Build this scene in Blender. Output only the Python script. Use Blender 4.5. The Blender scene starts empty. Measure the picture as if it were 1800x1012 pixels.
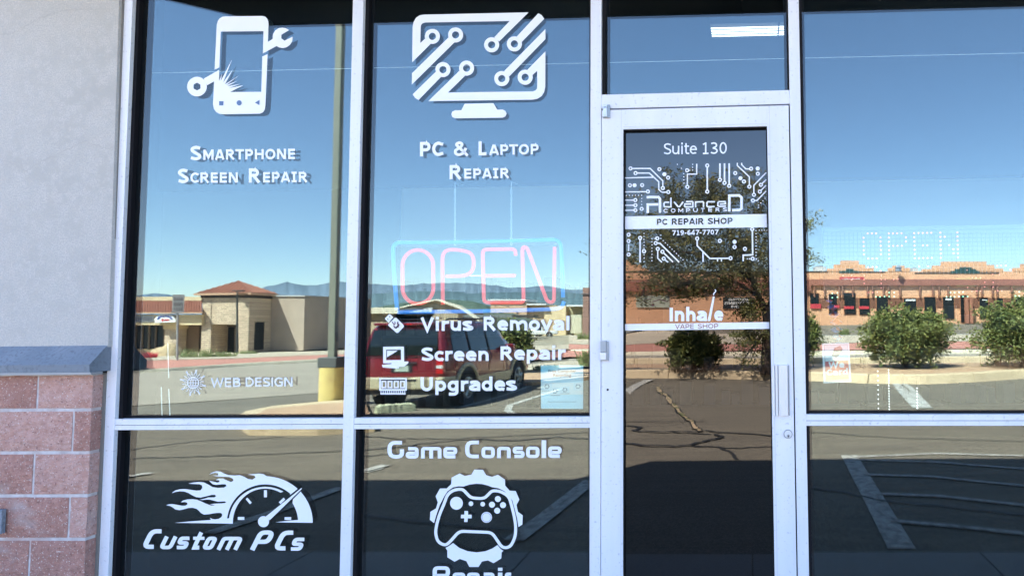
import bpy, bmesh, math, random
from mathutils import Vector, Matrix, noise
from mathutils.geometry import tessellate_polygon
R_ = math.radians
random.seed(7)
SC = bpy.context.scene
COL = SC.collection

# ------------------------------------------------------------------ camera
EYE = Vector((0.0, -3.2, 1.55))
YAW, PIT, ROL = -0.0319334, 0.0572899, -0.0106057
CX0, CY0 = 1280.18, 494.06                  # the photo is cropped from a wider frame: its optical axis lies right of its middle
FPX = 1150.0
fwd = Vector((math.sin(YAW)*math.cos(PIT), math.cos(YAW)*math.cos(PIT), math.sin(PIT)))
rgt0 = Vector((math.cos(YAW), -math.sin(YAW), 0))
up0 = rgt0.cross(fwd)
rgt = rgt0*math.cos(ROL) + up0*math.sin(ROL)
upv = -rgt0*math.sin(ROL) + up0*math.cos(ROL)
cd = bpy.data.cameras.new('camera')
cam = bpy.data.objects.new('camera', cd); COL.objects.link(cam)
cam.matrix_world = Matrix(((rgt.x, upv.x, -fwd.x, EYE.x), (rgt.y, upv.y, -fwd.y, EYE.y), (rgt.z, upv.z, -fwd.z, EYE.z), (0, 0, 0, 1)))
cd.sensor_width = 36; cd.lens = FPX/1800*36
cd.shift_x = (900-CX0)/1800; cd.shift_y = (CY0-506)/1800
cd.clip_start = 0.05; cd.clip_end = 20000
SC.camera = cam
SC.render.resolution_x = 1024; SC.render.resolution_y = 575

# ------------------------------------------------------------------ light
SUN_EL, SUN_AZ = R_(52.6), R_(35)          # the sun stands behind the shop, to its left
SKY_STRENGTH, SUN_STRENGTH, EXPOSURE = 0.095, 5.0, 2.93
to_sun = Vector((-math.sin(SUN_AZ)*math.cos(SUN_EL), math.cos(SUN_AZ)*math.cos(SUN_EL), math.sin(SUN_EL)))
world = bpy.data.worlds.new('World'); SC.world = world; world.use_nodes = True
nt = world.node_tree; nt.nodes.clear()
sky = nt.nodes.new('ShaderNodeTexSky'); sky.sky_type = 'NISHITA'; sky.sun_disc = False
sky.sun_elevation = SUN_EL; sky.sun_rotation = -SUN_AZ
sky.air_density = 1.0; sky.altitude = 1500; sky.dust_density = 0.3; sky.ozone_density = 2.4
bg = nt.nodes.new('ShaderNodeBackground'); bg.inputs['Strength'].default_value = SKY_STRENGTH
wo = nt.nodes.new('ShaderNodeOutputWorld')
nt.links.new(sky.outputs[0], bg.inputs[0]); nt.links.new(bg.outputs[0], wo.inputs[0])
sl = bpy.data.lights.new('sun', 'SUN'); sl.energy = SUN_STRENGTH; sl.angle = R_(0.5); sl.color = (1.0, 0.955, 0.885)
so = bpy.data.objects.new('sun', sl); COL.objects.link(so)
so.rotation_euler = to_sun.to_track_quat('Z', 'Y').to_euler()
so.location = (0, 0, 30)
SC.view_settings.view_transform = 'Standard'; SC.view_settings.look = 'None'
SC.view_settings.exposure = EXPOSURE; SC.view_settings.gamma = 1
SC.view_settings.use_curve_mapping = False
SC.cycles.use_denoising = True
SC.cycles.max_bounces = 10; SC.cycles.glossy_bounces = 6; SC.cycles.transparent_max_bounces = 16
SC.cycles.diffuse_bounces = 4
SC.cycles.sample_clamp_indirect = 6

# ------------------------------------------------------------------ picture geometry
YM = 0.063                                   # the reflecting plane of the glass
def dirv(px, py):
    return fwd*FPX + rgt*(px-CX0) + upv*(CY0-py)
def W(px, py, Y=0.0):                       # point of the shop front plane Y seen at a pixel
    d = dirv(px, py); t = (Y-EYE.y)/d.y
    return EYE + d*t
def lerp(a, b, t): return a+(b-a)*t
def interp(tab, x):
    if x <= tab[0][0]: return tab[0][1]
    for (a, va), (b, vb) in zip(tab, tab[1:]):
        if x <= b: return lerp(va, vb, (x-a)/(b-a))
    return tab[-1][1]
def sstep(a, b, x):
    t = max(0, min(1, (x-a)/(b-a))); return t*t*(3-2*t)
HL = [(4.5, -.12), (10, -.22), (15, -.3), (30, -.55), (48, -.81), (200, -2.5), (900, -14), (6000, -40)]
HM = [(4.5, -.12), (10, -.22), (14.6, -.34), (17.5, -.30), (20, -.25), (35, -.25), (60, -.5), (100, -1.0), (900, -8), (6000, -30)]
HR = [(4.5, -.12), (10, -.2), (17, -.2), (29, -.2), (38, -.2), (50, .0), (65, .82), (200, 1.5), (900, 2), (6000, -10)]
def H(x, y):                                # terrain height; y < 0 in front of the shop
    D = 3.34 - y
    u = x/max(D, 8)
    a, b, c = interp(HL, D), interp(HM, D), interp(HR, D)
    return lerp(lerp(a, b, sstep(-.63, -.41, u)), c, sstep(-.23, -.13, u))
def V(px, py, D):                           # reflected point at distance D from the camera -> real place
    d = dirv(px, py); yv = EYE.y + D; t = D/d.y
    p = EYE + d*t
    return Vector((p.x, 2*YM - p.y, p.z))
def G(px, py, lift=0.0):                    # reflected ground point at a pixel -> real place
    d = dirv(px, py).normalized()
    lo, hi = 4.0, 3000.0
    for _ in range(60):
        m = math.sqrt(lo*hi) if hi/lo > 1.2 else (lo+hi)/2
        p = EYE + d*(m/d.y)
        x, y = p.x, 2*YM - p.y
        if p.z > H(x, y)+lift: lo = m
        else: hi = m
    return Vector((x, y, H(x, y)+lift))
def Dof(p): return 3.34 - p.y

# ------------------------------------------------------------------ materials
MATS = {}
def mat(name, color, rough=.6, metal=0, n=None, bump=None, spec=.5, emit=None, coat=0, streak=None):
    """n = list of (scale, amount, color2); bump = (scale, strength, distance)"""
    if name in MATS: return MATS[name]
    m = bpy.data.materials.new(name); m.use_nodes = True; t = m.node_tree; N = t.nodes; L = t.links
    b = N['Principled BSDF']; b.inputs['Roughness'].default_value = rough; b.inputs['Metallic'].default_value = metal
    b.inputs['Specular IOR Level'].default_value = spec
    b.inputs['Coat Weight'].default_value = coat
    tc = N.new('ShaderNodeTexCoord')
    rgb = N.new('ShaderNodeRGB'); rgb.outputs[0].default_value = (*color, 1)
    cur = rgb.outputs[0]
    for (sc, lo, hi, c2, stretch) in (n or []):
        mp = N.new('ShaderNodeMapping'); mp.inputs['Scale'].default_value = stretch
        L.new(tc.outputs['Object'], mp.inputs[0])
        nz = N.new('ShaderNodeTexNoise'); nz.inputs['Scale'].default_value = sc; nz.inputs['Detail'].default_value = 6
        L.new(mp.outputs[0], nz.inputs['Vector'])
        mr = N.new('ShaderNodeMapRange'); mr.inputs['From Min'].default_value = lo; mr.inputs['From Max'].default_value = hi
        L.new(nz.outputs['Fac'], mr.inputs['Value'])
        mx = N.new('ShaderNodeMix'); mx.data_type = 'RGBA'
        L.new(mr.outputs[0], mx.inputs[0]); L.new(cur, mx.inputs[6]); mx.inputs[7].default_value = (*c2, 1)
        cur = mx.outputs[2]
    L.new(cur, b.inputs['Base Color'])
    if bump:
        nz = N.new('ShaderNodeTexNoise'); nz.inputs['Scale'].default_value = bump[0]; nz.inputs['Detail'].default_value = 8
        L.new(tc.outputs['Object'], nz.inputs['Vector'])
        bp = N.new('ShaderNodeBump'); bp.inputs['Strength'].default_value = bump[1]; bp.inputs['Distance'].default_value = bump[2]
        L.new(nz.outputs['Fac'], bp.inputs['Height']); L.new(bp.outputs[0], b.inputs['Normal'])
    if emit:
        b.inputs['Emission Color'].default_value = (*emit[0], 1); b.inputs['Emission Strength'].default_value = emit[1]
    MATS[name] = m
    return m
I3 = (1, 1, 1)
def glass(name, refl, tint=(.9, .95, .97), trans=(.8, .9, .9), dirt=0.0, wav=0.0, wscale=1.2):
    m = bpy.data.materials.new(name); m.use_nodes = True; t = m.node_tree; N = t.nodes; L = t.links; N.clear()
    o = N.new('ShaderNodeOutputMaterial')
    g = N.new('ShaderNodeBsdfGlossy'); g.inputs['Roughness'].default_value = 0; g.inputs['Color'].default_value = (*tint, 1)
    tr = N.new('ShaderNodeBsdfTransparent'); tr.inputs['Color'].default_value = (*trans, 1)
    mx = N.new('ShaderNodeMixShader'); mx.inputs[0].default_value = refl
    L.new(tr.outputs[0], mx.inputs[1]); L.new(g.outputs[0], mx.inputs[2])
    out = mx.outputs[0]
    if wav:
        tc = N.new('ShaderNodeTexCoord'); nz = N.new('ShaderNodeTexNoise'); nz.inputs['Scale'].default_value = wscale; nz.inputs['Detail'].default_value = 1
        L.new(tc.outputs['Object'], nz.inputs['Vector'])
        bp = N.new('ShaderNodeBump'); bp.inputs['Strength'].default_value = 1; bp.inputs['Distance'].default_value = wav
        L.new(nz.outputs['Fac'], bp.inputs['Height']); L.new(bp.outputs[0], g.inputs['Normal'])
    if dirt:
        df = N.new('ShaderNodeBsdfDiffuse'); df.inputs['Color'].default_value = (.75, .75, .72, 1)
        tc = N.new('ShaderNodeTexCoord'); nz = N.new('ShaderNodeTexNoise'); nz.inputs['Scale'].default_value = 3; nz.inputs['Detail'].default_value = 5
        L.new(tc.outputs['Object'], nz.inputs['Vector'])
        mr = N.new('ShaderNodeMapRange'); mr.inputs['To Min'].default_value = dirt*.5; mr.inputs['To Max'].default_value = dirt*1.6
        mr.inputs['From Min'].default_value = .3; mr.inputs['From Max'].default_value = .7
        L.new(nz.outputs['Fac'], mr.inputs['Value'])
        m2 = N.new('ShaderNodeMixShader'); L.new(mr.outputs[0], m2.inputs[0]); L.new(out, m2.inputs[1]); L.new(df.outputs[0], m2.inputs[2])
        out = m2.outputs[0]
    L.new(out, o.inputs[0])
    return m

M_alu = mat('painted_aluminium', (.72, .74, .81), .42, 0, n=[(9, .4, .7, (.66, .685, .76), (1, 1, .12)), (60, .60, .72, (.52, .54, .6), I3)], bump=(300, .04, .001))
M_gask = mat('black_rubber_gasket', (.006, .006, .009), .7, spec=.2)
M_vinyl = mat('white_vinyl', (.78, .81, .90), .5)
M_cut = None
M_stucco = mat('grey_stucco', (.475, .455, .43), .9, n=[(1.1, .4, .62, (.415, .40, .375), I3), (5, .45, .65, (.50, .48, .45), I3), (26, .42, .62, (.51, .49, .465), I3), (140, .38, .62, (.40, .395, .39), I3)], bump=(70, .8, .004))
M_crack = mat('stucco_crack', (.24, .22, .2), .95)
M_sill = mat('painted_sill', (.17, .2, .245), .75, n=[(7, .4, .7, (.22, .25, .30), I3), (70, .5, .7, (.13, .155, .19), I3)], bump=(60, .5, .003))
M_mortar = mat('pale_mortar', (.56, .53, .55), .95, n=[(25, .4, .7, (.42, .37, .37), I3), (6, .5, .7, (.45, .33, .31), I3)], bump=(120, .5, .003))
M_blocks = [mat('split_face_block_%s' % k, c, .95, n=[(5, .42, .72, c2, I3), (40, .35, .65, c3, I3), (130, .60, .68, (.62, .52, .5), I3), (90, .62, .70, (.22, .11, .1), I3), (3.5, .60, .78, (.43, .36, .35), (1, 1, 1.6))], bump=(75, 1.0, .012))
            for k, c, c2, c3 in (('a', (.43, .235, .20), (.36, .185, .155), (.49, .28, .24)), ('b', (.39, .21, .175), (.46, .25, .21), (.33, .17, .14)), ('c', (.46, .26, .22), (.38, .2, .165), (.53, .33, .29)))]
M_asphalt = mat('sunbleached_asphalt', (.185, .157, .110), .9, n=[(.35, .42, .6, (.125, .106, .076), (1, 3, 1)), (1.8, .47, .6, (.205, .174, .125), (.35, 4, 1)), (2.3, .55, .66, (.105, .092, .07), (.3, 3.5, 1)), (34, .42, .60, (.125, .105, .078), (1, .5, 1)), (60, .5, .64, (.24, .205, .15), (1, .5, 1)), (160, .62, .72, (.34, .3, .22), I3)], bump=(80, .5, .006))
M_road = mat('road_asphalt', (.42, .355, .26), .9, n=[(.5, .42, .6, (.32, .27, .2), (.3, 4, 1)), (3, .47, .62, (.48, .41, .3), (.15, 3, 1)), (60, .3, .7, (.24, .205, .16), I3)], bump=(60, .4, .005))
M_tar = mat('tar_crack_seal', (.028, .027, .025), .55)
M_paint = mat('worn_road_paint', (.55, .54, .48), .8, n=[(14, .45, .68, (.2, .18, .15), I3), (60, .5, .62, (.3, .28, .24), I3)])
M_kerb = mat('kerb_concrete', (.60, .47, .29), .9, n=[(3, .4, .62, (.50, .38, .23), I3), (30, .35, .7, (.64, .51, .33), I3)], bump=(60, .4, .004))
M_walk = mat('sidewalk_concrete', (.30, .29, .27), .9, n=[(2, .35, .7, (.25, .24, .23), I3), (50, .4, .7, (.34, .33, .3), I3)], bump=(70, .4, .003))
M_dirt = mat('red_dirt', (.48, .29, .165), .95, n=[(1.5, .4, .62, (.39, .23, .13), I3), (20, .4, .65, (.54, .38, .24), I3)], bump=(20, .8, .03))
M_gravel = mat('pale_gravel', (.58, .49, .355), .95, n=[(8, .42, .58, (.36, .29, .21), I3), (1, .4, .65, (.48, .41, .3), I3)], bump=(12, .9, .05))
M_redwalk = mat('red_stamped_concrete', (.50, .21, .15), .9, n=[(1.2, .4, .62, (.43, .175, .125), I3), (12, .4, .7, (.54, .25, .18), I3)])
M_orange = mat('orange_stucco', (.72, .395, .225), .92, n=[(.25, .4, .62, (.67, .355, .195), I3)], bump=(15, .3, .02))
M_maroon = mat('maroon_fascia', (.33, .125, .08), .8, n=[(1, .4, .7, (.27, .10, .065), I3)])
M_shade_band = mat('brown_shade_band', (.20, .085, .05), .9)  # tone of a shadow cast across the strip mall wall
M_dkglass = mat('dark_shop_glass', (.012, .016, .018), .25, spec=.25)
M_bgreen = mat('dark_green_roof', (.02, .06, .05), .5)
M_stone = mat('ledge_stone', (.40, .30, .2), .9)
_t = M_stone.node_tree; _b = _t.nodes['Principled BSDF']; _tc = _t.nodes.new('ShaderNodeTexCoord'); _mp = _t.nodes.new('ShaderNodeMapping'); _mp.inputs['Rotation'].default_value = (R_(90), 0, 0)
_br = _t.nodes.new('ShaderNodeTexBrick'); _br.inputs['Scale'].default_value = 2.2; _br.inputs['Color1'].default_value = (.70, .54, .37, 1); _br.inputs['Color2'].default_value = (.50, .38, .26, 1); _br.inputs['Mortar'].default_value = (.28, .21, .15, 1)
_br.inputs['Mortar Size'].default_value = .03; _br.inputs['Brick Width'].default_value = .9; _br.inputs['Row Height'].default_value = .32; _br.offset_frequency = 3
_t.links.new(_tc.outputs['Object'], _mp.inputs[0]); _t.links.new(_mp.outputs[0], _br.inputs['Vector']); _t.links.new(_br.outputs['Color'], _b.inputs['Base Color'])
_bp = _t.nodes.new('ShaderNodeBump'); _bp.inputs['Strength'].default_value = .8; _bp.inputs['Distance'].default_value = .05; _t.links.new(_br.outputs['Color'], _bp.inputs['Height']); _t.links.new(_bp.outputs[0], _b.inputs['Normal'])
M_cream = mat('cream_stucco', (.68, .53, .31), .9, n=[(.8, .4, .7, (.6, .47, .27), I3)])
M_roof = mat('rust_metal_roof', (.245, .085, .05), .5, metal=.2, n=[(.6, .35, .7, (.3, .11, .06), I3)])
M_trim = mat('tan_roof_trim', (.5, .31, .19), .7)
M_brown = mat('brown_stucco', (.44, .35, .265), .9, n=[(1, .4, .7, (.38, .30, .225), I3)])
M_white = mat('white_roof_coating', (.62, .62, .6), .8)
M_bark = mat('tree_bark', (.10, .07, .05), .95, bump=(20, .9, .03))
M_wheel = mat('tyre_rubber', (.015, .015, .016), .85)
M_rim = mat('alloy_rim', (.55, .53, .48), .3, metal=.8)
M_red = mat('red_metallic_paint', (.18, .013, .02), .25, metal=.15, coat=.6, n=[(3, .45, .7, (.19, .015, .02), I3)])
M_tan = mat('tan_body_cladding', (.42, .38, .25), .4, coat=.2)
M_carglass = mat('car_window_glass', (.008, .012, .01), .04, spec=.8)
M_pole = mat('green_grey_pole', (.22, .225, .17), .6)
M_yellow = mat('yellow_pole_base', (.72, .56, .2), .85, n=[(5, .5, .7, (.6, .45, .18), I3)], bump=(30, .5, .01))
M_mount = mat('haze_blue_mountains', (.15, .205, .255), 1, n=[(.0015, .4, .65, (.13, .18, .23), I3)], spec=0)  # haze of distance put into the blue-grey colour
M_hill = mat('green_foothills', (.10, .17, .17), 1, n=[(.01, .4, .65, (.08, .145, .15), I3)], spec=0)
def leafmat(name, c1, c2, c3):
    return mat(name, c1, .65, n=[(1.3, .42, .62, c2, I3), (9, .5, .68, c3, I3)])
M_leafA = leafmat('bush_leaves', (.15, .175, .04), (.08, .115, .028), (.27, .25, .06))
M_leafB = leafmat('tree_leaves', (.16, .165, .045), (.10, .11, .03), (.28, .21, .06))
M_leafC = leafmat('bright_bush_leaves', (.15, .18, .035), (.075, .10, .022), (.28, .27, .05))
M_grass = leafmat('dry_grass', (.14, .17, .05), (.09, .13, .035), (.3, .25, .12))
M_dead = mat('dead_twigs', (.20, .12, .07), .95)

# ------------------------------------------------------------------ builders
def tag(o, label=None, cat=None, group=None, kind=None):
    if label: o['label'] = label
    if cat: o['category'] = cat
    if group: o['group'] = group
    if kind: o['kind'] = kind
    return o
def empty(name, loc=(0, 0, 0), rz=0, label=None, cat=None, group=None, kind=None):
    o = bpy.data.objects.new(name, None); COL.objects.link(o); o.location = loc; o.rotation_euler = (0, 0, rz); o.empty_display_size = .2
    return tag(o, label, cat, group, kind)
def link(name, me, m, parent=None, world=True):
    """mesh in world coordinates (world=True) or in the parent's own frame"""
    if m is not None and not me.materials: me.materials.append(m)
    o = bpy.data.objects.new(name, me); COL.objects.link(o)
    if parent is not None:
        o.parent = parent
        if world:
            p = parent; T = Vector((0, 0, 0))
            while p: T += p.location; p = p.parent
            o.location = -T
    return o
class MB:
    def __init__(s): s.v = []; s.f = []; s.sm = False
    def quad(s, a, b, c, d):
        i = len(s.v); s.v += [tuple(a), tuple(b), tuple(c), tuple(d)]; s.f.append((i, i+1, i+2, i+3)); return s
    def poly(s, pts):
        i = len(s.v); s.v += [tuple(p) for p in pts]; s.f.append(tuple(range(i, i+len(pts)))); return s
    def hexa(s, p):                          # 8 corners: bottom ring 0-3, top ring 4-7
        i = len(s.v); s.v += [tuple(q) for q in p]
        for f in ((0, 3, 2, 1), (4, 5, 6, 7), (0, 1, 5, 4), (1, 2, 6, 5), (2, 3, 7, 6), (3, 0, 4, 7)): s.f.append(tuple(i+k for k in f))
        return s
    def box(s, x0, x1, y0, y1, z0, z1):
        return s.hexa([(x0, y0, z0), (x1, y0, z0), (x1, y1, z0), (x0, y1, z0), (x0, y0, z1), (x1, y0, z1), (x1, y1, z1), (x0, y1, z1)])
    def tube(s, pts, rad, n=8, cap=True):
        pts = [Vector(p) for p in pts]; rad = rad if isinstance(rad, (list, tuple)) else [rad]*len(pts)
        base = len(s.v); prev = None
        for i, p in enumerate(pts):
            t = (pts[min(i+1, len(pts)-1)] - pts[max(i-1, 0)]).normalized()
            a = Vector((0, 0, 1)) if abs(t.z) < .9 else Vector((1, 0, 0))
            u = (prev - t*prev.dot(t)).normalized() if prev else t.cross(a).normalized()
            prev = u; w = t.cross(u)
            for k in range(n):
                an = 2*math.pi*k/n
                s.v.append(tuple(p + (u*math.cos(an) + w*math.sin(an))*rad[i]))
        for i in range(len(pts)-1):
            for k in range(n):
                a = base+i*n+k; b = base+i*n+(k+1) % n
                s.f.append((a, b, b+n, a+n))
        if cap:
            s.f.append(tuple(base+k for k in range(n))[::-1]); s.f.append(tuple(base+(len(pts)-1)*n+k for k in range(n)))
        return s
    def mesh(s, name='m', smooth=False):
        me = bpy.data.meshes.new(name); me.from_pydata(s.v, [], s.f); me.update()
        if smooth:
            for p in me.polygons: p.use_smooth = True
        return me
def part(name, mb, m, parent=None, smooth=False, label=None, kind=None, world=True):
    o = link(name, mb.mesh(name, smooth), m, parent, world)
    if label: o['label'] = label
    if kind: o['kind'] = kind
    return o
def bevel(o, w=.004, seg=2):
    b = o.modifiers.new('bevel', 'BEVEL'); b.width = w; b.segments = seg; b.limit_method = 'ANGLE'
    return o

# ------------------------------------------------------------------ flat graphics in picture units
LAY = [0]
class Flat:
    """collects shapes given in photo pixels on the plane Y"""
    def __init__(s, Y, fn=None):
        s.Y = Y; s.mb = MB(); s.fn = fn; s.k = 0
    def P(s, p, dy=0):
        if s.fn: return s.fn(p[0], p[1], dy)
        return W(p[0], p[1], s.Y - dy)
    def lay(s): s.k += 1; return (s.k % 9)*.00013
    def poly(s, pts):
        dy = s.lay()
        vs = [Vector((p[0], p[1], 0)) for p in pts]
        tri = tessellate_polygon([vs]); i = len(s.mb.v)
        s.mb.v += [tuple(s.P(p, dy)) for p in pts]
        for t in tri: s.mb.f.append(tuple(i+k for k in t))
        return s
    def rect(s, x0, y0, x1, y1): return s.poly([(x0, y0), (x1, y0), (x1, y1), (x0, y1)])
    def ell(s, cx, cy, rx, ry=None, n=28): 
        ry = rx if ry is None else ry
        return s.poly([(cx+rx*math.cos(2*math.pi*k/n), cy+ry*math.sin(2*math.pi*k/n)) for k in range(n)])
    def ring(s, cx, cy, r1, r0, n=24, hexhole=False, hy=1.0):
        dy = s.lay(); i = len(s.mb.v)
        for k in range(n):
            a = 2*math.pi*k/n
            s.mb.v.append(tuple(s.P((cx+r1*math.cos(a), cy+r1*hy*math.sin(a)), dy)))
            rr = r0
            if hexhole:
                b = (a+math.pi/6) % (math.pi/3) - math.pi/6; rr = r0*math.cos(math.pi/6)/math.cos(b)
            s.mb.v.append(tuple(s.P((cx+rr*math.cos(a), cy+rr*hy*math.sin(a)), dy)))
        for k in range(n):
            j = (k+1) % n; s.mb.f.append((i+2*k, i+2*j, i+2*j+1, i+2*k+1))
        return s
    def stroke(s, pts, w, closed=False, wv=None):
        """mitred stroke, w px wide; wv = thickness factor of horizontal runs"""
        dy = s.lay(); n = len(pts); L = []; Rr = []
        for i in range(n):
            p = Vector(pts[i])
            a = Vector(pts[(i-1) % n]) if (closed or i > 0) else None
            b = Vector(pts[(i+1) % n]) if (closed or i < n-1) else None
            d1 = (p-a).normalized() if a is not None else None
            d2 = (b-p).normalized() if b is not None else None
            if d1 is None: d1 = d2
            if d2 is None: d2 = d1
            n1 = Vector((-d1.y, d1.x)); n2 = Vector((-d2.y, d2.x))
            m = (n1+n2)
            if m.length < 1e-4: m = n1
            m.normalize(); c = max(.45, m.dot(n1))
            h = w/2/c
            o = m*h
            if wv: o.y *= wv
            L.append(p+o); Rr.append(p-o)
        for i in range(n if closed else n-1):
            j = (i+1) % n; d2 = dy+(i % 5)*.000025; i0 = len(s.mb.v)
            s.mb.v += [tuple(s.P(L[i], d2)), tuple(s.P(L[j], d2)), tuple(s.P(Rr[j], d2)), tuple(s.P(Rr[i], d2))]
            s.mb.f.append((i0, i0+1, i0+2, i0+3))
        return s
    def text(s, txt, x0, y0b, x1, y1b, h, bold=.03, space=1.0, shear=0, mirror=False):
        """ink box: left x0 / bottom y0b, right x1 / bottom y1b, height h"""
        V_, F_ = glyphs(txt, bold, space, shear)
        xs = [v[0] for v in V_]; ys = [v[1] for v in V_]
        ax, bx, ay, by = min(xs), max(xs), min(ys), max(ys)
        dy = s.lay(); i = len(s.mb.v)
        for v in V_:
            u = (v[0]-ax)/(bx-ax); t = (v[1]-ay)/(by-ay)
            if mirror: u = 1-u
            s.mb.v.append(tuple(s.P((lerp(x0, x1, u), lerp(y0b, y1b, u)-t*h), dy)))
        s.mb.f += [tuple(i+k for k in f) for f in F_]
        return s
    def out(s, name, m, parent, label=None):
        return part(name, s.mb, m, parent, label=label)
_G = {}
def glyphs(txt, bold, space, shear):
    key = (txt, bold, space, shear)
    if key in _G: return _G[key]
    c = bpy.data.curves.new('t', 'FONT'); c.body = txt; c.offset = bold; c.space_character = space; c.shear = shear
    c.fill_mode = 'FRONT'; c.resolution_u = 4
    o = bpy.data.objects.new('t', c); COL.objects.link(o)
    dg = bpy.context.evaluated_depsgraph_get()
    me = o.evaluated_get(dg).to_mesh()
    v = [tuple(q.co) for q in me.vertices]; f = [tuple(p.vertices) for p in me.polygons]
    o.evaluated_get(dg).to_mesh_clear()
    bpy.data.objects.remove(o); bpy.data.curves.remove(c)
    _G[key] = (v, f); return v, f

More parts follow.
